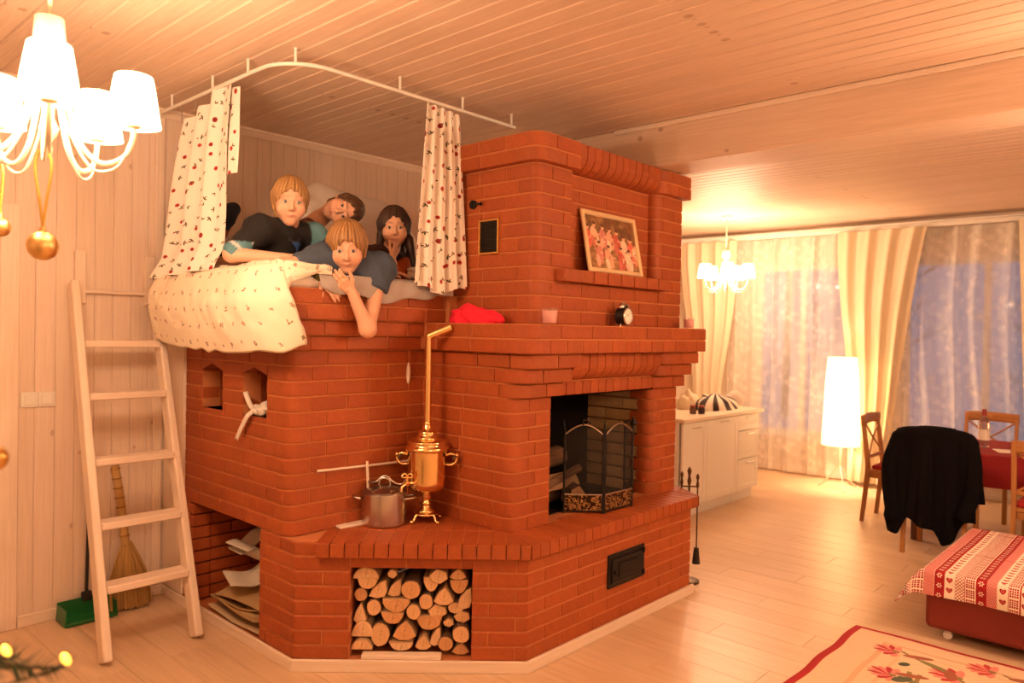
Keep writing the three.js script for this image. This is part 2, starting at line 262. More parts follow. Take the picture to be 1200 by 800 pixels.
const XL = -.75, ZA = -.865, ZBACK = -1.96, P1 = [-.752, -.797], PQ = [-.005, -.014], PR = [1.51, -.014], PR2 = [1.655, -.19];
const DL = Math.hypot(PQ[0] - P1[0], PQ[1] - P1[1]), DD = [(PQ[0] - P1[0]) / DL, (PQ[1] - P1[1]) / DL], DN = [-DD[1], DD[0]];
const XB = .064, ZB = -.189, XO1 = .354, XO2 = 1.33, XBR = 1.605, XC = .202, ZC = -.18, XCR = 1.615, XP1 = .49, XP2 = 1.316, ZP = -.24;
const WOOD = [.258, .826, .052, .482];                           // firewood niche on the diagonal: along, height
const CAVE = [-1.845, -1.113, .045, .600];                       // paper hole in the left side: z, y
const NICHES = [[-1.757, -1.528], [-1.31, -1.072]], NY = [1.146, 1.356, 1.39];
const H0 = .0605, H1 = .065;
// base courses
for (let k = 0; k < 8; k++) {
  const y = k < 7 ? rowBase(k) : .538, h = k < 7 ? H0 : .0565, odd = k % 2;
  runBricks(P1, [0, -1], [-1, 0], .002, P1[1] - ZBACK, y, h, { first: odd ? .12 : .25, skips: [[P1[1] - CAVE[1], P1[1] - CAVE[0], CAVE[2], CAVE[3]]] });
  if (k < 7) {
    runBricks(P1, DD, DN, .002, DL - .002, y, h, { first: k === 6 ? .255 : odd ? .125 : .252, skips: [[WOOD[0], WOOD[1], WOOD[2], WOOD[3]]], L: k === 6 ? .25 : BRICK_L });
    runBricks(PQ, [1, 0], [0, 1], .002, PR[0] - PQ[0], y, h, { first: odd ? .12 : .25, skips: [[.64, .985, .235, .415]] });
  } else runBricks(P1, DD, DN, .002, .118, y, h, { first: .12 });
  runBricks([XL, CAVE[0] - .002], [1, 0], [0, 1], .102, .46, y, h, { first: odd ? .12 : .25, dep: .046 });   // inside the paper hole
}
// bed stove: rounded corner, front and left side
const corner = (P, a, b, r, y, h, k, la = .20, lb = .115) => { const [x, z] = k % 2 ? [la, lb] : [lb, la]; cornerBrick(P, a, b, x, z, r, y, h); return [x + JOINT, z + JOINT]; };
for (let k = 0; k < 16; k++) {
  const off = k < 12 ? 0 : [.028, .056, .084, .084][k - 12], y = rowUp(k), P = [XL - off, ZA + off];
  const [sa, sb] = corner(P, [1, 0], [0, -1], .07, y, H1, k);
  runBricks(P, [1, 0], [0, 1], sa, (k < 12 ? XB : k < 14 ? .03 : .20) - P[0], y, H1, { first: k % 2 ? .25 : .20 });
  runBricks(P, [0, -1], [-1, 0], sb, P[1] - ZBACK, y, H1, { first: k % 2 ? .25 : .20, skips: NICHES.map(([a, b]) => [P[1] - b, P[1] - a, NY[0], NY[1] + .048]) });
}
for (const [a, b] of NICHES) {                                   // pointed heads of the two niches
  const m = (a + b) / 2;
  for (const s of [0, 1]) { const z0 = s ? m + .001 : a, z1 = s ? b : m - .001; const g = prism(s ? [[-z1, NY[1]], [-z0, NY[2]], [-z0, 1.404], [-z1, 1.404]] : [[-z1, NY[2]], [-z0, NY[1]], [-z0, 1.404], [-z1, 1.404]], .10); g.clearGroups(); g.rotateY(Math.PI / 2); g.deleteAttribute('uv'); putBrick(boxUV(g, 'z'), M4(V(XL, 0, 0))); }
}
// fireplace: left and right piers
for (let k = 0; k < 9; k++) {
  const y = rowUp(k);
  const [sa, sb] = corner([XB, ZB], [1, 0], [0, -1], .072, y, H1, k, .165, .115);
  runBricks([XB, ZB], [1, 0], [0, 1], sa, XO1 - XB, y, H1, { first: .25 });
  runBricks([XB, ZB], [0, -1], [-1, 0], sb, ZB - ZA, y, H1, { first: k % 2 ? .25 : .18 });
  const [ta, tb] = corner([XO2, ZB], [1, 0], [0, -1], .078, y, H1, k, .165, .105);
  runBricks([XO2, ZB], [1, 0], [0, 1], ta, XBR - XO2, y, H1, { first: .25 });
  runBricks([XO2 + .001, ZB], [0, -1], [-1, 0], tb, .108, y, H1);
  runBricks([XO2 + .012, ZB - .108], [0, -1], [-1, 0], .004, .42, y, H1, { first: k % 2 ? .12 : .25, dep: .05, mats: fireBrickMats, joint: .006 });
}
for (let k = 9; k < 12; k++) {                                   // corbels under the mantel
  const o = k - 8, y = rowUp(k), zf = ZB + [0, .04, .077, .114][o];
  const [sa, sb] = corner([XB - .002 * o, zf], [1, 0], [0, -1], .095, y, H1, k, .20, .13);
  runBricks([XB, zf], [1, 0], [0, 1], sa, [0, .40, .43, .46][o] - XB, y, H1, { first: .25 });
  runBricks([XB - .002 * o, zf], [0, -1], [-1, 0], sb, zf - ZA, y, H1, { first: k % 2 ? .22 : .25 });
  const xr = [0, 1.30, 1.285, 1.27][o], [ta] = corner([xr, zf], [1, 0], [0, -1], .085, y, H1, k, .19, .12);
  runBricks([xr, zf], [1, 0], [0, 1], ta, [0, 1.635, 1.655, 1.675][o] - xr, y, H1, { first: .25 });
}
runBricks([.402, ZB + .005], [1, 0], [0, 1], 0, 1.298 - .402, rowUp(9) - .004, H1 + .006, { first: .067, L: .067, joint: .005, dep: .12 });
function soldierRow(x0, x1, prof, pitch = .069) { const n = Math.round((x1 - x0) / pitch), w = (x1 - x0) / n; for (let i = 0; i < n; i++) { const g = prism(prof, w - .005); g.clearGroups(); g.deleteAttribute('uv'); const p = g.attributes.position; for (let j = 0; j < p.count; j++) { const a = p.getX(j), b = p.getY(j), c = p.getZ(j); p.setXYZ(j, c, b, a); } const ix = g.index; const h = g.index ? g.toNonIndexed() : g; const q = h.attributes.position; for (let j = 0; j < q.count; j += 3) { const t = [q.getX(j + 1), q.getY(j + 1), q.getZ(j + 1)]; q.setXYZ(j + 1, q.getX(j + 2), q.getY(j + 2), q.getZ(j + 2)); q.setXYZ(j + 2, ...t); } h.computeVertexNormals(); putBrick(boxUV(h, 'y'), M4(V(x0 + i * w + .0025, 0, (brickRand() - .5) * .003))); } }
const cove = (y0, y1, zi, zo) => { const pts = [[zi - .08, y0], [zi, y0]]; for (let i = 1; i <= 6; i++) { const t = i / 6 * Math.PI / 2; pts.push([zi + (zo - zi) * Math.sin(t), y0 + (y1 - y0) * .62 * (1 - Math.cos(t))]); } pts.push([zo, y1], [zi - .08, y1]); return pts; };
soldierRow(.44, 1.285, cove(rowUp(10), rowUp(12) - .006, ZB - .012, ZB + .075));
// mantel
for (let k = 12; k < 14; k++) {
  const y = rowUp(k), P = [.018, -.04], [sa, sb] = corner(P, [1, 0], [0, -1], .10, y, H1, k, .22, .14);
  runBricks(P, [1, 0], [0, 1], sa, 1.70 - P[0], y, H1, k === 12 ? { first: .122, L: .122 } : { first: .25 });
  runBricks(P, [0, -1], [-1, 0], sb, P[1] + .785, y, H1, { first: k % 2 ? .25 : .18 });
}
// chimney breast
for (let k = 14; k < 25; k++) {
  const y = rowUp(k), P = [XC, ZC], [sa, sb] = corner(P, [1, 0], [0, -1], .052, y, H1, k, .21, .115), shelf = k === 17;
  runBricks(P, [0, -1], [-1, 0], sb, .60, y, H1, { first: k % 2 ? .25 : .19, skips: [[.255, .402, 1.995, 2.182]] });
  if (k < 17) runBricks(P, [1, 0], [0, 1], sa, XCR - XC, y, H1, { first: k % 2 ? .2 : .25 });
  else {
    runBricks(P, [1, 0], [0, 1], sa, XP1 - XC, y, H1, { first: .25 });
    runBricks([XP1, ZP], [1, 0], [0, 1], .004, XP2 - XP1, y, H1, { first: k % 2 ? .12 : .25 });
    const [ta] = corner([XP2, ZC], [1, 0], [0, -1], .05, y, H1, k, .19, .07);
    runBricks([XP2, ZC], [1, 0], [0, 1], ta, XCR - XP2, y, H1, { first: .25 });
    if (shelf) runBricks([.362, -.122], [1, 0], [0, 1], 0, 1.39 - .362, y, H1, { first: .25, L: .122, dep: .12 });
  }
}
for (let k = 25; k < 27; k++) {
  const y = rowUp(k), P = [.155, -.135], [sa, sb] = corner(P, [1, 0], [0, -1], .085, y, H1, k, .22, .14);
  runBricks(P, [1, 0], [0, 1], sa, .50 - P[0], y, H1, { first: .25 });
  runBricks(P, [0, -1], [-1, 0], sb, .66, y, H1, { first: k % 2 ? .25 : .19 });
  const [ta] = corner([1.30, -.135], [1, 0], [0, -1], .075, y, H1, k, .19, .11);
  runBricks([1.30, -.135], [1, 0], [0, 1], ta, 1.645 - 1.30, y, H1, { first: .25 });
}
soldierRow(.505, 1.30, cove(rowUp(25), rowUp(27) - .006, ZP - .002, ZP + .092), .066);
// bench slab: bricks on edge, mitred where the diagonal meets the hearth
{
  const o = .037, zf = PQ[1] + o, A = [P1[0] + DN[0] * o, P1[1] + DN[1] * o], tc = (zf - A[1]) / DD[1], K = [A[0] + DD[0] * tc, zf];
  const bis = [DD[0] + 1, DD[1]], bl = Math.hypot(...bis), bn = [bis[0] / bl, bis[1] / bl];   // half-plane normal of the mitre
  const y = .5375, h = .0655, pitch = .0675, j = .005;
  for (let r = 0; r < 3; r++) for (let i = 0; i < 22; i++) {
    const t0 = .105 + i * pitch, t1 = t0 + pitch - j, d0 = -r * (.25 + .007), d1 = d0 - .25;
    let poly = [[t0, d0], [t1, d0], [t1, d1], [t0, d1]].map(([t, d]) => [A[0] + DD[0] * t + DN[0] * d, A[1] + DD[1] * t + DN[1] * d]);
    poly = clipHalf(poly, [K[0] - bn[0] * .003, K[1] - bn[1] * .003], [-bn[0], -bn[1]]); poly = clipHalf(poly, [0, ZA - .01], [0, 1]); poly = clipHalf(poly, [XB + .06, 0], [-1, 0]);
    if (poly.length > 2) slabBrick(poly, y, h + (brickRand() - .5) * .001);
  }
  for (let i = -4; i < 24; i++) {
    const x0 = K[0] + .0 + i * pitch, x1 = Math.min(x0 + pitch - j, 1.535); if (x1 - x0 < .02) continue;
    let poly = clipHalf([[x0, zf], [x1, zf], [x1, zf - .25], [x0, zf - .25]], [K[0] + bn[0] * .003, K[1] + bn[1] * .003], bn);
    if (poly.length > 2) slabBrick(poly, y, h + (brickRand() - .5) * .001);
  }
  slabBrick([[1.54, zf], [1.69, -.19], [1.69, -.23], [1.54, -.23]], y, h);
}
// mortar body behind the bricks
const stove = thing('brick_stove', 'tall red brick stove with open fireplace, corner bench and bed on top', 'stove', [0, 0, 0]);
{
  const ev = new Evaluator(); ev.attributes = ['position', 'normal']; ev.useGroups = false;
  const br = (g) => { const h = g.clone(); for (const k of Object.keys(h.attributes)) if (!['position', 'normal'].includes(k)) h.deleteAttribute(k); h.clearGroups(); const b = new Brush(h); b.updateMatrixWorld(); return b; };
  const box = (x0, x1, y0, y1, z0, z1) => br(moved(new THREE.BoxGeometry(x1 - x0, y1 - y0, z1 - z0), (x0 + x1) / 2, (y0 + y1) / 2, (z0 + z1) / 2));
  const plan = (pts, y0, y1) => br(new THREE.ExtrudeGeometry(new THREE.Shape(pts.map(([x, z]) => new THREE.Vector2(x, -z))), { depth: y1 - y0, bevelEnabled: false }).rotateX(-Math.PI / 2).translate(0, y0, 0));
  const rp = (x0, x1, z0, z1, y0, y1, rl) => { const pts = [[x0, z0]]; if (rl) { for (let n = 0; n <= 6; n++) { const t = n / 6 * Math.PI / 2; pts.push([x0 + rl - rl * Math.cos(t), z1 - rl + rl * Math.sin(t)]); } } else pts.push([x0, z1]); pts.push([x1, z1], [x1, z0]); return plan(pts, y0, y1); };   // front left corner rounded
  const sub = (a, ...bs) => bs.reduce((m, b) => ev.evaluate(m, b, SUBTRACTION), a), i = .0048, q = i * .75;
  const woodBox = (() => { const t = (WOOD[0] + WOOD[1]) / 2, L = WOOD[1] - WOOD[0], d = .42; const g = new THREE.BoxGeometry(L, WOOD[3] - WOOD[2], d + .1); g.applyMatrix4(M4(V(P1[0] + DD[0] * t - DN[0] * (d / 2 - .05), (WOOD[2] + WOOD[3]) / 2, P1[1] + DD[1] * t - DN[1] * (d / 2 - .05)), euler(0, Math.atan2(DN[0], DN[1]), 0))); return br(g); })();
  const back = -2.228;
  const parts = [
    sub(plan([[P1[0] + i, back], [P1[0] + i, P1[1] - .002], [PQ[0] + .002, PQ[1] - i], [PR[0] - .004, PR[1] - i], [PR2[0] - .004, PR2[1]], [PR2[0] - .004, back]], .0, .5385), woodBox, box(-1, -.29, CAVE[2], .56, CAVE[0] - .05, CAVE[1])),
    sub(plan([[XL + i, back], [XL + i, P1[1] - .008], [PQ[0] + .004, PQ[1] - i], [PR[0], PR[1] - i], [PR2[0], PR2[1]], [PR2[0], back]], .5385, .599), box(-1, -.29, .5, .7, CAVE[0] - .05, CAVE[1])),
    sub(rp(XL + i, 1.58, back, ZA - i, .603, 1.49, .068), ...NICHES.map(([a, b]) => plan([[XL - .1, a], [XL - .1, b], [XL + .22, b], [XL + .22, a]], NY[0], NY[2])), box(-1, -.29, .5, .602, CAVE[0], CAVE[1])),
    rp(XL - .022, 1.58, back, ZA + .022, 1.488, 1.555, .068), rp(XL - .05, 1.58, back, ZA + .05, 1.556, 1.63, .068), rp(XL - .078, .21, back, ZA + .078, 1.631, 1.778, .068), box(.15, 1.58, 1.631, 1.778, back, -.75),
    sub(rp(XB + i, XBR - i, ZA - .02, ZB - i, .601, 1.488, .07), box(XO1, XO2 + .006, .603, 1.262, -.72, 0), plan([[XO2 - .02, ZB + .02], [XO2 - .02, ZB - .085], [XO2 + .006, ZB - .085], [XO2 + .02, ZB - .04], [XO2 + .05, ZB - .015], [XO2 + .09, ZB - .005], [XO2 + .09, ZB + .02]], .603, 1.265), box(XO2 - .01, XO2 + .058, .603, 1.262, -.72, ZB - .115)),
    rp(XB + .006, XO1 + .04, ZB - .06, ZB + .034, 1.268, 1.338, .092), rp(XB + .005, XO1 + .07, ZB - .03, ZB + .071, 1.339, 1.411, .088), rp(XB + .003, XO1 + .10, ZB - .02, ZB + .108, 1.412, 1.485, .09), rp(XO2 - .02, 1.63, ZB - .06, ZB + .034, 1.268, 1.338, .082), rp(XO2 - .035, 1.65, ZB - .02, ZB + .071, 1.339, 1.411, .08), rp(XO2 - .05, 1.67, ZB - .02, ZB + .108, 1.412, 1.485, .08),
    rp(.018 + i, 1.70 - i, ZA, -.04 - i, 1.4895, 1.629, .098),
    rp(XC + i, XP1 - .004, -.78, ZC - i, 1.63, 2.445, .05), box(XP1 - .02, XP2 + .02, 1.63, 2.445, -.77, ZP - i), rp(XP2 + .006, XCR - q, -.78, ZC - i, 1.63, 2.445, .048), box(XP1 - .004, XP2 + .006, 1.63, 1.85, -.5, ZC - i),
    rp(.155 + i, .498, -.79, -.135 - i, 2.446, 2.586, .082), box(.49, 1.32, 2.446, 2.586, -.79, ZP + .02), rp(1.306, 1.64, -.79, -.135 - i, 2.446, 2.586, .073),
  ];
  const gs = parts.map((b) => { const g = b.geometry.clone(); return g; });
  part('mortar_body', boxUV(plain(gs)), mortarMat, stove);
  for (const [a, b] of NICHES) part('niche_lining', plain([moved(new THREE.BoxGeometry(.004, NY[2] - NY[0], b - a), XL + .20, (NY[0] + NY[2]) / 2, (a + b) / 2), moved(new THREE.BoxGeometry(.12, NY[2] - NY[0], .004), XL + .16, (NY[0] + NY[2]) / 2, a + .003), moved(new THREE.BoxGeometry(.12, NY[2] - NY[0], .004), XL + .16, (NY[0] + NY[2]) / 2, b - .003), moved(new THREE.BoxGeometry(.21, .004, b - a), XL + .105, NY[0] - .002, (a + b) / 2)]), brickMats[2], stove);
  // sooty lining
  part('lining', plain([moved(new THREE.BoxGeometry(1.02, .68, .02), .85, .935, -.70), moved(new THREE.BoxGeometry(.02, .68, .40), .362, .935, -.50), moved(new THREE.BoxGeometry(1.02, .02, .50), .85, 1.262, -.46), moved(new THREE.BoxGeometry(.96, .006, .40), .845, .608, -.50)]), sootMat, stove).userData.label = 'soot blackened firebox lining';
}
{ // the 300 bricks that show largest become parts of their own, the rest one piece
  const size = bricks.map((b) => {
    b.geo.computeBoundingBox(); const { min, max } = b.geo.boundingBox; let u0 = 1e9, u1 = -1e9, v0 = 1e9, v1 = -1e9;
    for (let i = 0; i < 8; i++) { const p = V(i & 1 ? max.x : min.x, i & 2 ? max.y : min.y, i & 4 ? max.z : min.z).applyMatrix4(b.matrix).sub(C0); const d = p.dot(FWD), u = 600 + FOCAL * p.dot(RIGHT) / d, v = 400 - FOCAL * p.dot(UP) / d; u0 = Math.min(u0, u); u1 = Math.max(u1, u); v0 = Math.min(v0, v); v1 = Math.max(v1, v); }
    return (u1 - u0) * (v1 - v0);
  });
  const order = bricks.map((_, i) => i).sort((a, b) => size[b] - size[a]), own = new Set(order.slice(0, 300));
  const rest = new Map();
  bricks.forEach((b, i) => {
    if (own.has(i)) { const m = part('brick', b.geo, b.mat, stove); m.applyMatrix4(b.matrix); }
    else { if (!rest.has(b.mat)) rest.set(b.mat, []); rest.get(b.mat).push(b.geo.clone().applyMatrix4(b.matrix)); }
  });
  const g = mergeGeometries([...rest.values()].map((l) => plain(l)), true);
  const m = part('smaller_bricks', g, [...rest.keys()], stove); m.userData.kind = 'stuff';
  console.log('bricks', bricks.length);
}
{ // plinth boards, ash door, vent, damper, plug
  const board = (a, b) => { const dx = b[0] - a[0], dz = b[1] - a[1], L = Math.hypot(dx, dz), n = [-dz / L, dx / L]; const g = cbox(L + .012, .056, .017, .003, 'x').clone(); g.applyMatrix4(M4(V((a[0] + b[0]) / 2 + n[0] * .009, .028, (a[1] + b[1]) / 2 + n[1] * .009), euler(0, -Math.atan2(dz, dx), 0))); return g; };
  for (const [a, b] of [[[P1[0], WALL_Z + .02], P1], [P1, PQ], [PQ, [PR[0] + .02, PR[1]]]]) part('plinth_board', board(a, b), trimMat, stove).userData.label = 'pale wooden plinth board';
  part('filler_board', cboxAt(.022, 1.44, .262, XL + .0, .78, -2.096, .003), paleWood, stove);
  const door = part('ash_door', plain([cboxAt(.345, .18, .012, .808, .325, PQ[1] + .004, .003), cboxAt(.285, .13, .014, .80, .325, PQ[1] + .014, .005), cboxAt(.18, .075, .01, .80, .325, PQ[1] + .024, .004)]), ironMat, stove); door.userData.label = 'black cast iron ash door';
  part('latch', plain([bar(V(.955, .40, PQ[1] + .02), V(.955, .375, PQ[1] + .02), .009), bar(V(.955, .28, PQ[1] + .02), V(.955, .255, PQ[1] + .02), .009), moved(new THREE.SphereGeometry(.012, 10, 8), .672, .325, PQ[1] + .03)]), ironMat, door);
  const v = part('vent_frame', plain([cboxAt(.012, .187, .012, XC - .005, 2.0885, -.576), cboxAt(.012, .187, .012, XC - .005, 2.0885, -.439), cboxAt(.012, .012, .125, XC - .005, 2.001, -.5075), cboxAt(.012, .012, .125, XC - .005, 2.176, -.5075)]), brassMat, stove); v.userData.label = 'brass vent frame';
  part('grille', plain([moved(new THREE.BoxGeometry(.004, .17, .13), XC + .006, 2.0885, -.5075), ...Array.from({ length: 11 }, (_, k) => cboxAt(.006, .006, .125, XC + .0, 2.012 + k * .0153, -.5075, .001))]), ironMat, v);
  part('damper_handle', plain([bar(V(XC - .012, 2.268, -.628), V(XC + .003, 2.268, -.628), .024, .024, 16), bar(V(XC - .012, 2.268, -.62), V(XC - .03, 2.262, -.545), .006), moved(new THREE.SphereGeometry(.009, 8, 6), XC - .03, 2.262, -.545)]), ironMat, stove);
  const plug = new THREE.SphereGeometry(1, 16, 12); plug.scale(.011, .058, .012); part('plug', moved(plug, -.04, 1.357, ZA + .004), paleWood, stove).userData.label = 'pale oval wooden plug';
}

// ------------------------------------------------------------ things round the stove
const steel = std(lin(.62, .60, .58), .25, { metalness: 1 }), blackMetal = std(lin(.015, .013, .012), .5, { metalness: .5 });
const goldMat = std(lin(.93, .68, .32), .17, { metalness: 1 });
// ladder
{
  const t = thing('ladder', 'pale wooden step ladder leaning against the boarded wall beside the stove', 'ladder', [-1.12, 0, -1.45]);
  const slope = -.389, stile = (x0, x1) => { const a = V(x0 + 1.12, 0, 0), b = V(x1 + 1.12, 1.80, slope * 1.80), d = b.clone().sub(a), g = boxUV(new RoundedBoxGeometry(.042, d.length(), .085, 3, .012), 'y'); g.applyMatrix4(M4(a.clone().add(b).multiplyScalar(.5), new THREE.Quaternion().setFromUnitVectors(V(0, 1, 0), d.normalize()))); g.translate(0, .012, 0); return g; };
  part('stile', stile(-1.335, -1.275), paleWood, t); part('stile', stile(-.905, -.862), paleWood, t);
  for (const [u, v] of [[145, 403], [150, 463], [160, 537], [168, 609], [176, 680]]) {
    const d = ray(u, v), k = (-1.45 + .04 - C0.z + slope * C0.y) / (d.z - slope * d.y), y = C0.y + d.y * k; // plane of the stiles
    const f = y / 1.8, xa = lerp(-1.335, -1.275, f), xb = lerp(-.905, -.862, f);
    part('step', moved(cbox(xb - xa - .038, .036, .105, .005, 'x').clone(), (xa + xb) / 2 + 1.12, y, slope * y + .006), paleWood, t);
  }
}
{ // grab rail on the wall
  const t = thing('grab_rail', 'pale wooden grab rail with two wall blocks above the ladder', 'rail', [-1.05, 1.70, WALL_Z]);
  for (const x of [-1.222, -.857]) part('wall_block', moved(boxUV(new RoundedBoxGeometry(.055, .285, .034, 2, .006), 'y'), x + 1.05, .143, .018), paleWood, t);
  part('dowel', moved(new THREE.CylinderGeometry(.0105, .0105, .34, 12), .012, .066, .024, 0, 0, Math.PI / 2), paleWood, t);
}
{ // light switches
  for (const [x, l] of [[-1.452, 'square white light switch next to the door casing'], [-1.372, 'square white light switch next to the ladder']]) { const t = thing('light_switch', l, 'switch', [x, 1.187, WALL_Z], 'light switches'); part('plate', moved(boxUV(new RoundedBoxGeometry(.079, .079, .010, 2, .003)), 0, 0, .006), whitePaint, t); part('rocker', moved(boxUV(new RoundedBoxGeometry(.052, .052, .008, 2, .002)), 0, 0, .013), whitePaint, t); }
}
{ // straw broom
  const t = thing('straw_broom', 'short straw broom standing against the wall behind the ladder', 'broom', [-.985, 0, -2.11]); const R = rng(3);
  const straw = std(lin(.50, .30, .10), .8), strawDark = std(lin(.33, .17, .05), .85), top = V(-.06, .80, -.075), mid = V(-.01, .34, -.03);
  part('handle', tube([mid.clone().add(V(0, -.03, 0)), mid.clone().lerp(top, .5).add(V(.004, 0, 0)), top], .022, 14, 10), straw, t);
  const b = []; for (let i = 0; i < 9; i++) { const p = mid.clone().lerp(top, i / 8.6 + .03), d = top.clone().sub(mid).normalize(); const g = new THREE.TorusGeometry(.0225, .004, 6, 14); g.applyMatrix4(M4(p, new THREE.Quaternion().setFromUnitVectors(V(0, 0, 1), d))); b.push(g); } part('binding', plain(b), strawDark, t);
  const s = []; for (let i = 0; i < 260; i++) { const a = R() * 6.283, r = Math.sqrt(R()), p0 = V(mid.x + Math.cos(a) * r * .028, mid.y + .03 * R(), mid.z + Math.sin(a) * r * .022), p1 = V(.01 + Math.cos(a) * r * .118, .004 + R() * .02 + (1 - r) * .0, .0 + Math.sin(a) * r * .04), m = p0.clone().lerp(p1, .5).add(V(Math.cos(a) * r * .03, 0, Math.sin(a) * r * .008)); s.push(tube([p0, m, p1], .0035, 4, 4)); }
  part('bristles', plain(s), straw, t);
}
{ // dustpan
  const t = thing('dustpan', 'green plastic dustpan with black tall handle on the floor behind the ladder', 'dustpan', [-1.20, 0, -2.11]), green = std(lin(.005, .12, .025), .35), dark = std(lin(.015, .012, .012), .5);
  part('tray', plain([cboxAt(.25, .006, .15, 0, .006, -.01, .002), cboxAt(.25, .095, .006, 0, .05, -.082, .002), cboxAt(.006, .085, .15, -.124, .046, -.01, .002, 'z', 0, 0, -.06), cboxAt(.006, .085, .15, .124, .046, -.01, .002, 'z', 0, 0, .06), cboxAt(.25, .02, .012, 0, .012, .066, .005, 'x')]), green, t);
  part('socket', cboxAt(.05, .05, .03, .02, .10, -.085, .006), dark, t);
  part('handle', tube([V(.02, .09, -.09), V(.03, .45, -.10), V(.035, .84, -.105)], .009, 12, 8), dark, t);
  part('hook', tube([V(.035, .835, -.105), V(.032, .86, -.105), V(.045, .875, -.105), V(.058, .86, -.105)], .006, 12, 6), dark, t);
}
// ------------------------------------------------------------ firewood in the niche under the bench
const endTex = canvasTex(256, 256, (c, w, h) => { c.fillStyle = '#e8c6a0'; c.fillRect(0, 0, w, h); const R = rng(8); for (let r = 4; r < 190; r += 5) { c.strokeStyle = `rgba(150,86,36,${.16 + .18 * R()})`; c.lineWidth = 1 + R() * 1.6; c.beginPath(); c.ellipse(128 + R() * 3, 128 + R() * 3, r, r * (.93 + R() * .1), R(), 0, 6.3); c.stroke(); } c.strokeStyle = 'rgba(110,60,25,.6)'; c.lineWidth = 2; for (let i = 0; i < 5; i++) { const a = R() * 6.3; c.beginPath(); c.moveTo(128, 128); c.lineTo(128 + Math.cos(a) * 80 * R(), 128 + Math.sin(a) * 80 * R()); c.stroke(); } });
const logEnds = [lin(1, .96, .9), lin(.95, .84, .68), lin(.86, .68, .5), lin(1, .9, .78)].map((c) => std(c, .8, { map: endTex }));
const barkMat = std(lin(.16, .085, .045), .95), splitMat = std(lin(.50, .30, .15), .85);
function logShape(type, w, h, R) {
  const P = [], n = 14, j = () => 1 + (R() - .5) * .1;
  if (type === 'round') for (let i = 0; i < n; i++) { const a = i / n * 6.283; P.push([Math.cos(a) * w / 2 * j(), Math.sin(a) * h / 2 * j()]); }
  else if (type === 'up' || type === 'down') { const s = type === 'up' ? -1 : 1; for (let i = 0; i <= 9; i++) { const a = i / 9 * Math.PI; P.push([Math.cos(a) * w / 2 * j(), (s * (Math.sin(a) - .5)) * h * j()]); } if (s < 0) P.reverse(); }
  else if (type === 'wedge') { P.push([w * .05, h / 2], [-w * .32, h * .1], [-w / 2, -h * .3], [-w * .22, -h / 2], [w * .2, -h / 2], [w / 2, -h * .28], [w * .3, h * .15]); }
  else if (type === 'wedger') { P.push([w * .42, h / 2], [w * .1, h * .38], [-w * .3, h * .05], [-w / 2, -h * .38], [-w * .1, -h / 2], [w * .35, -h * .42], [w / 2, -h * .1]); }
  else P.push([-w * .5, h * .05], [-w * .1, h / 2], [w * .42, h * .28], [w * .5, -h * .15], [w * .1, -h / 2], [-w * .35, -h * .32]);
  return P;
}
function makeLog(P, len) { const g = prism(P, len, .003), uv = g.attributes.uv, p = g.attributes.position; const s = Math.max(...P.map(([x]) => Math.abs(x))) * 2; for (let i = 0; i < p.count; i++) uv.setXY(i, .5 + p.getX(i) / (s * 1.5), .5 + p.getY(i) / (s * 1.5)); return g; }
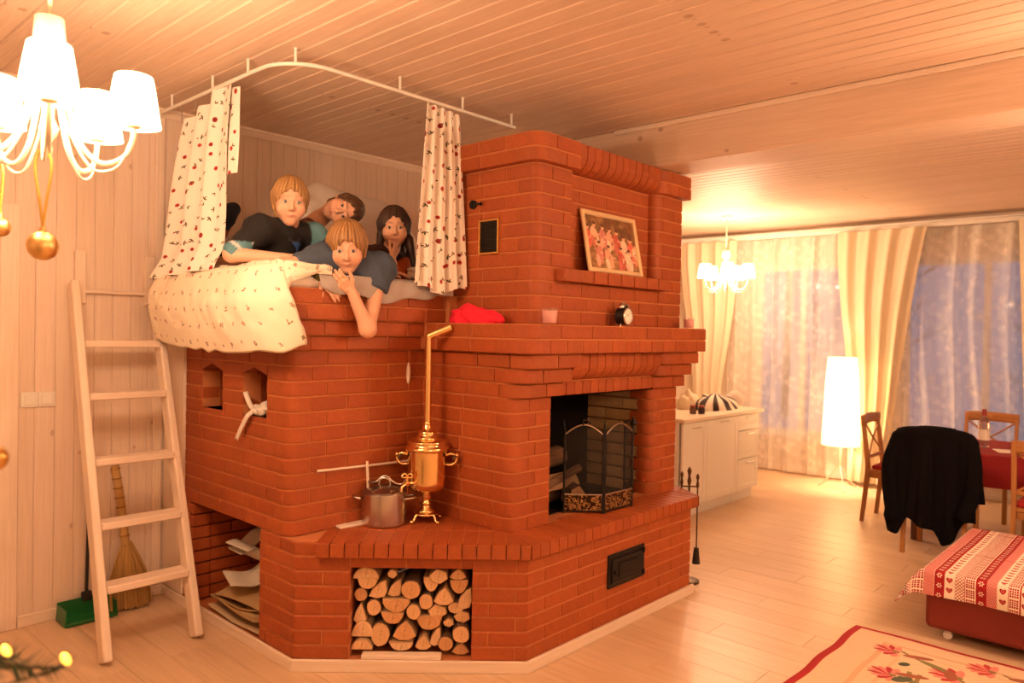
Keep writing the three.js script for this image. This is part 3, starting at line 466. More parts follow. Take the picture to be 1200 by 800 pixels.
{
  const R = rng(44), turn = Math.atan2(DN[0], DN[1]);
  const list = [[213, 157, 138, 62, 'down'], [222, 214, 108, 60, 'up'], [182, 283, 72, 74, 'round'], [278, 250, 98, 98, 'wedger'], [357, 160, 54, 52, 'quad'], [370, 242, 76, 96, 'wedger'], [462, 245, 106, 103, 'round'], [572, 218, 82, 78, 'up'], [612, 170, 98, 80, 'quad'], [718, 160, 90, 60, 'wedge'], [725, 232, 96, 74, 'up'], [643, 278, 106, 96, 'wedge'], [757, 298, 80, 116, 'wedger'], [544, 315, 78, 88, 'round'], [380, 334, 146, 74, 'up'], [257, 350, 80, 88, 'round'], [180, 386, 72, 112, 'wedge'], [478, 365, 76, 86, 'round'], [362, 404, 118, 66, 'up'], [607, 370, 102, 78, 'quad'], [708, 350, 86, 62, 'round'], [744, 400, 88, 68, 'quad'], [562, 432, 140, 80, 'up'], [670, 432, 58, 46, 'quad'], [196, 468, 116, 86, 'down'], [293, 500, 104, 128, 'round'], [428, 472, 122, 106, 'wedge'], [742, 485, 94, 96, 'round'], [597, 510, 62, 106, 'wedger'], [532, 535, 84, 82, 'wedge'], [657, 543, 82, 82, 'round'], [195, 546, 116, 54, 'down'], [412, 556, 122, 44, 'up'], [740, 572, 94, 62, 'wedge']];
  const stack = []; const words = { round: 'round', up: 'half round', down: 'domed half', wedge: 'wedge split', wedger: 'narrow split', quad: 'small split' };
  list.forEach(([cx, cy, w, h, type], i) => {
    const px = 380 + cx / 4.615, py = 640 + cy / 4.615, k = .569 / 144 / 4.615, t = .258 + (px - 409) / 144 * .566, y = .482 - (py - 665) / 104 * .415;
    const len = .30 + R() * .05, back = .035 + R() * .03, e = i % 4;
    const o = part('firewood_log', makeLog(logShape(type, w * k * 1.05, h * k * 1.05, R), len), [logEnds[i === 22 || i === 33 ? 2 : e], type === 'round' ? barkMat : splitMat]);
    o.rotation.y = turn; o.position.set(P1[0] + DD[0] * t - DN[0] * (len + back), y, P1[1] + DD[1] * t - DN[1] * (len + back));
    stack.push({ o, type, t, y });
  });
  const ord = ['first', 'second', 'third', 'fourth', 'fifth', 'sixth', 'seventh', 'eighth', 'ninth'], rows = ['bottom', 'second', 'third', 'fourth', 'top'];
  for (let r = 0; r < 5; r++) stack.filter(({ y }) => clamp(Math.floor((y - .07) / .082), 0, 4) === r).sort((a, b) => a.t - b.t).forEach(({ o, type }, i) => tag(o, `${words[type]} firewood log, ${ord[i]} from ladder side, ${rows[r]} row in bench niche`, 'firewood', 'firewood logs in the bench niche'));
  const b = single('kindling_plank', 'pale wooden plank under the firewood stack', 'plank', moved(cbox(.37, .02, .05, .003, 'x').clone(), 0, 0, 0), paleWood); b.rotation.y = turn; { const t = .50; b.position.set(P1[0] + DD[0] * t - DN[0] * .02, .066, P1[1] + DD[1] * t - DN[1] * .02); }
  const mag = sheet(10, 4, (u, v) => V((u - .5) * .14, .012 * Math.sin(u * 3.1) + .03 * u, -v * .16)); const m = single('folded_magazine', 'folded blue grey magazine on top of the firewood', 'magazine', thick(mag, .006), std(lin(.30, .36, .62), .5)); m.rotation.y = turn; { const t = .258 + (485 - 409) / 144 * .566; m.position.set(P1[0] + DD[0] * t - DN[0] * .03, .448, P1[1] + DD[1] * t - DN[1] * .06); }
}
// ------------------------------------------------------------ cardboard and paper in the side hole
{
  const R = rng(12), card = [lin(.46, .30, .14), lin(.40, .25, .11), lin(.54, .40, .24), lin(.36, .22, .10)].map((c) => std(c, .85));
  const names = ['widest brown cardboard sheet at the top of the pile in the side hole', 'bent brown cardboard sheet sliding out over the plinth', 'flattened cardboard box at the bottom of the pile in the side hole', 'ragged cardboard strip at the edge of the pile', 'greyish cardboard sheet under the top sheet in the side hole', 'small torn cardboard piece behind the pile'];
  const spec = [[-.50, .175, -1.40, .42, .46, .12, .15], [-.66, .095, -1.42, .16, .50, -.18, .0], [-.54, .058, -1.40, .40, .56, .02, .0], [-.63, .125, -1.33, .14, .30, -.12, .3], [-.52, .115, -1.44, .38, .48, .03, -.1], [-.42, .205, -1.56, .2, .16, .2, .4]];
  spec.forEach(([x, y, z, w, d, tilt, turn], i) => { const g = thick(sheet(8, 8, (u, v) => V((u - .5) * w + (R() - .5) * .006, .012 * Math.sin(u * 4 + i) + .01 * Math.sin(v * 5 + i), (v - .5) * d + (R() - .5) * .008)), .009); const o = single('cardboard_sheet', names[i], 'cardboard', g, card[i % 4], 'cardboard in the side hole of the stove'); o.position.set(x, y, z); o.rotation.set(0, turn, tilt); });
  const pn = ['folded white paper propped at the top of the side hole', 'curled sheet of white paper sticking out of the side hole', 'thin bundle of newspaper leaning in the side hole'];
  [[291, 647, -.60, .20, .17, -.5, .2], [294, 674, -.62, .24, .18, .30, -.2], [296, 634, -.56, .22, .12, .15, .1]].forEach(([pu, pv, px, w, d, tilt, turn], i) => { const { x, y, z } = onX(pu, pv, px); const g = thick(sheet(10, 6, (u, v) => V((u - .5) * w, .03 * Math.sin(u * 5 + i * 2) + .02 * v, (v - .5) * d)), .008); const o = single('crumpled_paper', pn[i], 'paper', g, std(lin(.66, .60, .50), .8), 'papers in the side hole of the stove'); o.position.set(x, y, z); o.rotation.set(.25, turn, tilt); });
}
{ // rag hanging from the second niche
  const z0 = -1.20, g1 = thick(sheet(6, 24, (u, v) => { const w = (u - .5) * .045 * (1 - .3 * v); const out = v < .35 ? lerp(.10, -.012, v / .35) : -.02 - .014 * Math.sin((v - .35) * 3); const y = v < .35 ? 1.155 + .03 * Math.sin(v / .35 * 3.14) : 1.155 - (v - .35) * .20; return V(XL + out, y + .008 * Math.sin(u * 6 + v * 5), z0 + w - (v > .35 ? (v - .35) * .16 : 0)); }), .006);
  const lump = new THREE.SphereGeometry(1, 24, 16), p = lump.attributes.position; for (let i = 0; i < p.count; i++) { const a = vnoise(p.getX(i) * 3 + 5, p.getZ(i) * 3 + p.getY(i) * 2 + 9, 3); p.setXYZ(i, p.getX(i) * .06 * (.7 + .6 * a), p.getY(i) * .034 * (.7 + .6 * a), p.getZ(i) * .065 * (.7 + .6 * a)); } lump.computeVertexNormals();
  const horn = tube([V(XL + .03, 1.16, -1.225), V(XL + .01, 1.195, -1.245), V(XL, 1.235, -1.262), V(XL - .005, 1.262, -1.27)], .013, 12, 8);
  const t = thing('white_rag', 'knotted white rag hanging out of a stove niche', 'rag', [0, 0, 0]); const m = std(lin(.74, .66, .58), .9);
  part('strip', g1, m, t); part('knot', plain([moved(lump, XL + .05, 1.178, -1.165), horn]), m, t);
}
// ------------------------------------------------------------ on the bench: samovar, pot, board, stick, spoon
const CAM_TURN = -Math.atan2(RIGHT.z, RIGHT.x);
{
  const t = thing('samovar', 'polished brass samovar with a tall bent chimney pipe on the bench', 'samovar', [-.077, .603, -.655], null, CAM_TURN);
  part('body', lathe([[.001, .150], [.03, .150], [.055, .156], [.083, .168], [.094, .185], [.097, .21], [.099, .30], [.103, .365], [.111, .372], [.113, .382], [.108, .392], [.098, .396], [.098, .408], [.104, .412], [.100, .420], [.085, .424], [.060, .427], [.001, .427]], 48), goldMat, t);
  part('lid', lathe([[.062, .425], [.066, .432], [.062, .440], [.050, .446], [.048, .458], [.052, .463], [.044, .470], [.030, .474], [.026, .49], [.022, .50]], 36), goldMat, t);
  part('pipe', plain([bar(V(0, .47, 0), V(0, .955, 0), .0185, .0185, 20), moved(new THREE.SphereGeometry(.0186, 20, 12), 0, .955, 0), bar(V(0, .955, 0), V(.115, 1.003, 0), .0185, .0195, 20), lathe([[.0215, .50], [.0225, .506], [.0215, .512], [.0195, .515]], 20)]), goldMat, t);
  part('pedestal', lathe([[.001, .055], [.036, .055], [.05, .05], [.04, .062], [.026, .078], [.022, .09], [.032, .096], [.022, .104], [.019, .12], [.028, .132], [.020, .140], [.030, .152], [.02, .158]], 32), goldMat, t);
  const foot = []; for (const a of [.785, 2.356, 3.927, 5.498]) { const c = Math.cos(a), s = Math.sin(a); foot.push(tube([V(c * .03, .046, s * .03), V(c * .062, .042, s * .062), V(c * .078, .018, s * .078), V(c * .092, .008, s * .092)], .0075, 10, 8), moved(new THREE.SphereGeometry(.011, 12, 8), c * .092, .0112, s * .092)); }
  part('base', plain([lathe([[.001, .03], [.030, .03], [.062, .038], [.066, .044], [.060, .05], [.034, .056], [.001, .056]], 4 * 8), ...foot]), goldMat, t);
  for (const s of [-1, 1]) { const h = part('handle', plain([tube([V(s * .100, .345, 0), V(s * .128, .352, 0), V(s * .152, .338, 0), V(s * .150, .312, 0), V(s * .128, .296, 0), V(s * .102, .296, 0)], .0078, 20, 8), moved(new THREE.SphereGeometry(.013, 10, 8), s * .155, .345, 0)]), goldMat, t); part('grip', bar(V(s * .140, .334, -.03), V(s * .140, .334, .03), .009, .009, 10), std(lin(.10, .04, .015), .4), h); }
  const tap = part('tap', plain([tube([V(-.055, .215, .078), V(-.085, .214, .112), V(-.105, .205, .135), V(-.11, .18, .14)], .0085, 14, 8), bar(V(-.085, .205, .112), V(-.085, .25, .112), .007), lathe([[.001, 0], [.014, 0], [.016, .012], [.001, .014]], 14).translate(-.06, .208, .085)]), goldMat, t);
  part('tap_key', plain([tube([V(-.085, .25, .112), V(-.10, .266, .108), V(-.112, .250, .116), V(-.098, .246, .113)], .0045, 14, 6, true), tube([V(-.085, .25, .112), V(-.07, .268, .116), V(-.058, .252, .108), V(-.072, .246, .111)], .0045, 14, 6, true)]), goldMat, tap);
}
{
  const c = onY(450, 613, .603), t = thing('cooking_pot', 'stainless steel cooking pot with a lid on the brick bench', 'pot', [c.x, .603, c.z], null, CAM_TURN);
  part('body', lathe([[.001, .001], [.104, .001], [.110, .006], [.112, .012], [.112, .158], [.115, .162], [.112, .165], [.109, .162], [.109, .012], [.001, .008]], 48), steel, t);
  part('lid', lathe([[.112, .166], [.112, .170], [.100, .176], [.06, .192], [.02, .199], [.001, .2]], 48), std(lin(.34, .26, .2), .12, { metalness: .9 }), t);
  part('lid_handle', tube([V(-.028, .197, 0), V(-.024, .222, 0), V(0, .232, 0), V(.024, .222, 0), V(.028, .197, 0)], .006, 20, 8), steel, t);
  for (const s of [-1, 1]) part('handle', tube([V(s * .110, .135, -.045), V(s * .150, .14, -.035), V(s * .158, .14, 0), V(s * .150, .14, .035), V(s * .110, .135, .045)], .006, 20, 8), steel, t);
  const ladle = thing('ladle', 'bent metal ladle lying across the pot lid towards the samovar', 'ladle', [c.x, .603, c.z], null, CAM_TURN); part('rod', tube([V(-.05, .207, .0), V(.0, .241, -.01), V(.05, .206, -.01), V(.085, .2, -.01), V(.12, .245, .0)], .0055, 24, 8), steel, ladle);
  part('bowl', moved(lathe([[.001, 0], [.02, .004], [.028, .014], [.026, .014], [.018, .008], [.001, .004]], 18), -.055, .204, .02), steel, ladle);
  const a = onZ(434, 541, ZA + .05), b = V(a.x, .78, a.z + .045); const s = thing('wooden_spoon', 'wooden spoon standing upright behind the steel pot', 'spoon', [a.x, .603, a.z]); part('shaft', bar(V(0, .0, .0), V(0, a.y - .603, -.028), .0075, .007, 8), paleWood, s); const bowl = new THREE.SphereGeometry(1, 14, 10); bowl.scale(.02, .03, .008); part('bowl', moved(bowl, 0, .032, .0), paleWood, s);
  const p = onZ(372, 552, ZA + .008), q = onZ(478, 540, ZA + .008); single('wooden_rod', 'long thin wooden rod fixed level along the brick wall behind the pot', 'rod', plain([bar(p, q, .0065, .0065, 8)]), paleWood);
  const g = onY(408, 616, .603); const o = single('cutting_board', 'small pale cutting board on the bench beside the pot', 'board', moved(cbox(.17, .012, .085, .003, 'x').clone(), 0, .0065, 0), paleWood); o.position.set(g.x + .02, .603, g.z + .0); o.rotation.y = -.12;
}
// ------------------------------------------------------------ fire screen, logs and tools
{
  const t = thing('fire_screen', 'folding black mesh fire screen with bronze filigree panels before the fireplace', 'fire screen', [.73, .603, -.12]);
  const pts = [[.585, -.285], [.735, -.118], [1.005, -.112], [1.13, -.255]].map(([x, z]) => V(x - .73, 0, z + .12));
  const meshTex = canvasTex(64, 64, (c, w) => { c.fillStyle = '#1c1c1c'; c.fillRect(0, 0, w, w); c.strokeStyle = '#aaa'; c.lineWidth = 6; for (let i = 0; i <= 4; i++) { c.beginPath(); c.moveTo(i * 16, 0); c.lineTo(i * 16, w); c.moveTo(0, i * 16); c.lineTo(w, i * 16); c.stroke(); } }, false); meshTex.repeat.set(18, 26);
  const meshMat = std(lin(.02, .018, .016), .8, { alphaMap: meshTex, transparent: true, side: THREE.DoubleSide });
  const filigree = canvasTex(256, 128, (c, w, h) => { c.fillStyle = '#2a180c'; c.fillRect(0, 0, w, h); const R = rng(6); c.strokeStyle = '#c89a5c'; c.lineWidth = 4; for (let i = 0; i < 90; i++) { const x = R() * w, y = R() * h, r = 5 + R() * 9, a = R() * 6.3; c.beginPath(); c.arc(x, y, r, a, a + 4.2); c.stroke(); } });
  filigree.repeat.set(5, 9); const filMat = std(0xffffff, .4, { map: filigree, metalness: .55 }), rim = std(lin(.55, .46, .36), .3, { metalness: 1 });
  const H = [.46, .46, .46, .46];
  for (let i = 0; i < 3; i++) {
    const a = pts[i], b = pts[i + 1], d = b.clone().sub(a), L = d.length(), turn = -Math.atan2(d.z, d.x), top = (u) => .43 + .055 * Math.sin(u * Math.PI) ;
    const leaf = new THREE.Group(); leaf.name = 'leaf'; leaf.position.copy(a); leaf.rotation.y = turn; t.add(leaf);
    part('posts', plain([bar(V(.006, 0, 0), V(.006, .465, 0), .0065), bar(V(L - .006, 0, 0), V(L - .006, .465, 0), .0065), bar(V(.006, .012, 0), V(L - .006, .012, 0), .005)]), blackMetal, leaf);
    part('arched_rim', tube(Array.from({ length: 13 }, (_, k) => V(.006 + (L - .012) * k / 12, top(k / 12), 0)), .0045, 30, 6), rim, leaf);
    part('mesh', sheet(16, 10, (u, v) => V(.01 + (L - .02) * u, lerp(.10, top(u), v), 0)), meshMat, leaf);
    part('filigree_panel', cboxAt(L - .02, .085, .004, L / 2, .058, 0, .001), filMat, leaf);
    part('band', bar(V(.01, .103, .003), V(L - .01, .103, .003), .004), rim, leaf);
  }
  const fin = []; for (const [p, s] of [[pts[0], .6], [pts[1], .6], [pts[2], 1.6]]) fin.push(moved(lathe([[.001, 0], [.010 * s, .008], [.013 * s, .02], [.007 * s, .034], [.004 * s, .038], [.006 * s, .044], [.001, .056]], 12), p.x, .458, p.z)); part('finial', plain(fin), blackMetal, t);
  part('carry_handle', tube([V(.10, .482, -.0), V(.12, .505, -.02), V(.15, .505, -.02), V(.165, .484, 0)].map((p) => p.add(V(-.18, 0, -.08))), .005, 14, 6), blackMetal, t);
}
{
  const R = rng(33), ends = logEnds, names = ['lowest charred log lying across the firebox floor', 'split log with pale end in the middle of the firebox', 'bark covered log leaning in the firebox behind the screen', 'thick dark log on top of the firebox pile', 'short split log at the side of the firebox', 'thin split log slanting over the firebox pile'];
  const spec = [[.50, .665, -.46, .50, .11, .10, .05, 0], [.56, .745, -.40, .34, .11, .09, -.25, .10], [.72, .70, -.36, .28, .09, .10, 1.0, .0], [.46, .86, -.47, .46, .12, .11, .08, .06], [.80, .66, -.40, .26, .10, .09, .6, 0], [.52, .78, -.33, .42, .05, .05, .12, .16]];
  spec.forEach(([x, y, z, L, w, h, ty, tz], i) => { const g = makeLog(logShape(['round', 'wedge', 'quad', 'round', 'wedger', 'quad'][i], w, h, R), L); g.rotateY(Math.PI / 2); g.translate(-L / 2, 0, 0); const o = part('fireplace_log', g, [ends[2 + (i % 2)], i === 1 || i === 4 ? splitMat : barkMat]); o.position.set(x + L / 2 - .12, y, z); o.rotation.set(0, ty, tz); tag(o, names[i], 'firewood', 'logs inside the fireplace'); });
}
{
  const t = thing('fire_tools', 'wrought fire tool set on a stand at the end of the hearth', 'fire tools', [1.70, 0, -.135], null, CAM_TURN), m = std(lin(.10, .055, .025), .4, { metalness: .8 });
  const knob = (x, y, z, s) => moved(lathe([[.001, 0], [.006 * s, .004], [.012 * s, .03], [.006 * s, .06], [.010 * s, .075], [.013 * s, .088], [.006 * s, .104], [.001, .110]].map(([r, yy]) => [r, yy * s]), 12), x, y, z);
  part('stand', plain([bar(V(0, .0, 0), V(0, .62, 0), .007), moved(lathe([[.001, 0], [.075, 0], [.075, .012], [.02, .022], [.001, .024]], 24), 0, 0, 0), bar(V(-.055, .615, 0), V(.055, .615, 0), .005), knob(0, .615, 0, 1.15)]), m, t);
  part('poker', plain([bar(V(-.05, .10, .008), V(-.05, .615, .008), .0045), knob(-.05, .615, .008, .9)]), m, t);
  const b = part('brush', plain([bar(V(.052, .22, .008), V(.052, .60, .008), .0045), knob(.052, .60, .008, .9)]), m, t); part('brush_head', plain([bar(V(.052, .12, .008), V(.052, .22, .008), .026, .016, 12)]), std(lin(.02, .015, .012), .9), b);
}
// ------------------------------------------------------------ on the chimney shelf and the mantel
{
  const y0 = rowUp(18) - .0085, w = .525, h = .352, tilt = -.20, t = thing('framed_picture', 'gilt framed picture of figures leaning on the chimney shelf', 'picture', [.872, y0 + .001, -.158]);
  t.rotation.x = tilt;
  const art = canvasTex(512, 344, (c, W, H) => { c.fillStyle = '#8a5f38'; c.fillRect(0, 0, W, H); const R = rng(21); const blob = (x, y, rx, ry, col, a = 1) => { c.globalAlpha = a; c.fillStyle = col; c.beginPath(); c.ellipse(x, y, rx, ry, R() * .6 - .3, 0, 6.3); c.fill(); };
    for (let i = 0; i < 60; i++) blob(R() * W, R() * H * .35, 10 + R() * 25, 12 + R() * 30, ['#5a3a24', '#6e4a2c', '#a87c4c', '#7a4428'][i % 4], .6);
    for (let i = 0; i < 40; i++) blob(R() * W, H * (.7 + R() * .3), 20 + R() * 40, 6 + R() * 14, ['#b98a58', '#c89a68', '#94683e'][i % 3], .6);
    const F = [[60, 150], [120, 130], [190, 140], [250, 150], [310, 160], [370, 190], [430, 200], [470, 230], [140, 250], [220, 270], [330, 270], [400, 280]];
    F.forEach(([fx, fy], i) => { const x = 256 + (fx - 262) * 1.18, y = fy * 1.02; c.save(); c.translate(x, y); c.scale(1.45, 1.2); c.translate(-x, -y); blob(x, y, 26, 52, ['#e06a56', '#f0c8a4', '#d8897a', '#e8b090', '#c65a4c', '#f2d6ba'][i % 6], .9); blob(x - 14, y + 30, 14, 34, ['#f4dcc0', '#d2705e', '#f0b8a0'][i % 3], .8); blob(x + 4, y - 62, 11, 14, '#e8b48a', 1); blob(x + 4, y - 70, 12, 8, '#5a3020', .9); blob(x + 26, y - 10, 26, 6, '#e4b090', .9); c.restore(); });
    for (let i = 0; i < 26; i++) blob(R() * W, 120 + R() * 200, 4 + R() * 9, 4 + R() * 12, ['#f6e2c8', '#b23c34', '#70411f', '#e89a84'][i % 4], .8); c.globalAlpha = 1; });
  part('backing', cboxAt(w - .02, h - .02, .008, 0, h / 2, -.006, .001), std(lin(.3, .2, .1), .8), t);
  const f = .027, fm = std(lin(.86, .66, .38), .35, { metalness: .4 });
  part('frame', plain([cboxAt(f, h, .018, -w / 2 + f / 2, h / 2, .004, .005), cboxAt(f, h, .018, w / 2 - f / 2, h / 2, .004, .005), cboxAt(w - 2 * f, f, .018, 0, f / 2, .004, .005, 'x'), cboxAt(w - 2 * f, f, .018, 0, h - f / 2, .004, .005, 'x')]), fm, t);
  const pg = new THREE.PlaneGeometry(w - 2 * f + .004, h - 2 * f + .004); part('print', moved(pg, 0, h / 2, .0005), std(0xffffff, .5, { map: art }), t);
}
const MANTEL = rowUp(14) - .0085;
{ // alarm clock
  const t = thing('alarm_clock', 'round black twin bell alarm clock on the mantel', 'clock', [.872, MANTEL, -.105], null, CAM_TURN + .92), r = .05, m = blackMetal;
  part('case', moved(new THREE.CylinderGeometry(r, r, .055, 32), 0, .062, 0, Math.PI / 2, 0, 0), m, t);
  const dial = canvasTex(128, 128, (c) => { c.fillStyle = '#f4f0e4'; c.fillRect(0, 0, 128, 128); c.fillStyle = '#222'; for (let i = 0; i < 12; i++) { c.save(); c.translate(64, 64); c.rotate(i * Math.PI / 6); c.fillRect(-2, -54, 4, i % 3 ? 8 : 14); c.restore(); } c.strokeStyle = '#222'; c.lineWidth = 4; c.beginPath(); c.moveTo(64, 64); c.lineTo(42, 42); c.moveTo(64, 64); c.lineTo(90, 30); c.stroke(); });
  part('dial', moved(new THREE.CircleGeometry(r * .86, 32), 0, .062, .0285), std(0xffffff, .4, { map: dial }), t); part('bezel', moved(new THREE.TorusGeometry(r * .92, .005, 8, 32), 0, .062, .028), steel, t);
  for (const s of [-1, 1]) { part('bell', moved(new THREE.SphereGeometry(.020, 16, 8, 0, 6.283, 0, 1.5), s * .026, .112, 0, 0, 0, -s * .5), steel, t); part('foot', bar(V(s * .030, .022, 0), V(s * .040, .0, 0), .004), steel, t); }
  part('carry_handle', tube([V(-.016, .12, 0), V(-.012, .138, 0), V(.012, .138, 0), V(.016, .12, 0)], .003, 14, 6), steel, t);
}
{ // candle glasses
  const wax = std(lin(.78, .40, .36), .5), glass = phys(0xffffff, .05, { transmission: 1, thickness: 0, ior: 1.45 });
  const cup = (name, label, x, z, s) => { const t = thing(name, label, 'candle', [x, MANTEL, z], 'candle glasses on the mantel'); part('wax', lathe([[.001, .010], [.033, .010], [.0392, .072], [.001, .070]].map(([r, y]) => [r * s, y * s]), 24), wax, t); part('glass', lathe([[.001, .001], [.034, .001], [.042, .085], [.0405, .085], [.0335, .008], [.001, .008]].map(([r, y]) => [r * s, y * s]), 28), glass, t); part('wick', bar(V(0, .068 * s, 0), V(0, .080 * s, 0), .0012), blackMetal, t); };
  cup('candle_glass', 'larger pink candle in a flared glass near the mantel corner beside the red cloth', .205, -.085, 1.0);
  cup('candle_glass', 'smaller pink candle glass at the far mantel end by the kitchen', 1.56, -.085, .85);
}
{ // red cloth
  const g = new THREE.SphereGeometry(1, 60, 36), p = g.attributes.position; for (let i = 0; i < p.count; i++) { const x = p.getX(i), y = p.getY(i), z = p.getZ(i); const n = vnoise(x * 2.5 + 7, z * 4 + y * 2 + 3, 5) * .5 + .28 * Math.sin(x * 7 + z * 5 + y * 3) * .5 + vnoise(x * 6 + 1, z * 7 + y * 5, 9) * .25; const k = .68 + .5 * n; p.setXYZ(i, x * .085 * k, Math.max(-.01, y * .092 * k * (1 - .25 * z)), z * .20 * k); } g.computeVertexNormals();
  const o = single('red_cloth', 'crumpled bright red cloth lying on the mantel end', 'cloth', g, std(lin(.80, .012, .045), .8)); o.position.set(.105, MANTEL + .011, -.50);
}

// ------------------------------------------------------------ bed on top of the stove
const floralTex = canvasTex(1024, 1024, (c, W) => {
  c.fillStyle = '#f6ecdf'; c.fillRect(0, 0, W, W); const R = rng(17);
  const leaf = (x, y, a, l, col) => { c.save(); c.translate(x, y); c.rotate(a); c.fillStyle = col; c.beginPath(); c.ellipse(l / 2, 0, l / 2, l / 5, 0, 0, 6.3); c.fill(); c.restore(); };
  const flower = (x, y, r, col) => { c.fillStyle = col; for (let i = 0; i < 6; i++) { const a = i / 6 * 6.283; c.beginPath(); c.arc(x + Math.cos(a) * r * .6, y + Math.sin(a) * r * .6, r * .5, 0, 6.3); c.fill(); } c.fillStyle = '#6a1a14'; c.beginPath(); c.arc(x, y, r * .35, 0, 6.3); c.fill(); };
  c.strokeStyle = 'rgba(150,125,100,.35)'; c.lineWidth = 2; for (let i = 0; i < 26; i++) { const x = R() * W, y = R() * W; c.beginPath(); c.moveTo(x, y); c.bezierCurveTo(x + 60 * (R() - .5), y + 50, x + 120 * (R() - .5), y + 90, x + 130 * (R() - .5), y + 150); c.stroke(); }
  for (let gy = 0; gy < 9; gy++) for (let gx = 0; gx < 9; gx++) { const x = (gx + .5 + (R() - .5) * .8) * W / 9, y = (gy + .5 + (R() - .5) * .8) * W / 9, k = R(); if (k < .38) flower(x, y, 15 + R() * 8, ['#a8322c', '#8f2320', '#b4443a'][Math.floor(R() * 3)]); if (k > .25) { const a = R() * 6.3; leaf(x + 12, y + 20, a, 30, '#5a5432'); leaf(x + 12, y + 20, a + 1.2, 26, '#6a5f3c'); if (k > .6) leaf(x + 12, y + 20, a - 1.1, 30, '#4c4428'); } if (k > .8) { c.fillStyle = '#9a3a30'; c.beginPath(); c.arc(x - 16, y + 6, 7, 0, 6.3); c.fill(); } }
});
const sprigTex = canvasTex(1024, 1024, (c, W) => { c.fillStyle = '#f6e9d2'; c.fillRect(0, 0, W, W); const R = rng(29); for (let gy = 0; gy < 9; gy++) for (let gx = 0; gx < 9; gx++) { const x = (gx + (gy % 2) * .5 + .25 + (R() - .5) * .2) * W / 9, y = (gy + .5 + (R() - .5) * .25) * W / 9; const big = (gx + gy) % 2, s = big ? 1 : .6; for (let i = 0; i < 7; i++) { c.fillStyle = ['#b5685c', '#8a7a5c', '#a9836c', '#7d7458'][Math.floor(R() * 4)]; c.globalAlpha = .75; c.save(); c.translate(x + (R() - .5) * 26 * s, y + (R() - .5) * 30 * s); c.rotate(R() * 6.3); c.beginPath(); c.ellipse(0, 0, 9 * s, 4 * s, 0, 0, 6.3); c.fill(); c.restore(); } } c.globalAlpha = 1; });
const floral = (rx, ry, ox = 0) => std(0xffffff, .85, { map: withRepeat(floralTex, rx, ry, ox, 0), side: THREE.DoubleSide });
const linen = std(lin(.86, .78, .70), .9), sheetGrey = std(lin(.42, .37, .34), .9);
const BED = rowUp(16) - .0085;
{
  const m = thing('mattress', 'thin pale mattress lying on the brick bed', 'mattress', [0, BED, 0]);
  const g = new RoundedBoxGeometry(1.0, .07, 1.40, 6, .034); { const p = g.attributes.position; for (let i = 0; i < p.count; i++) { const x = p.getX(i), z = p.getZ(i), y = p.getY(i); p.setY(i, y + .006 * Math.sin(x * 7) * (y > 0 ? 1 : 0)); } g.computeVertexNormals(); }
  part('ticking', moved(g, -.315, .0365, -1.49), linen, m);
  const s = single('bed_sheet', 'greyish bed sheet edge hanging over the front of the brick bed', 'sheet', thick(sheet(60, 14, (u, v) => { const x = lerp(-.66, .14, u), drop = .055 * Math.sin(Math.min(1, u * 1.05) * Math.PI) + .012 * Math.sin(u * 17) + .03; const w = v * 2; return w < 1 ? V(x, BED + .078 + .003 * Math.sin(u * 30) - .004 * w, lerp(-1.0, -.775, w)) : V(x, BED + .074 - (w - 1) * (.03 + drop), -.775 + .022 * Math.sin((w - 1) * 2.2) + .004 * Math.sin(u * 40 + w * 3)); }), .006), sheetGrey);
}
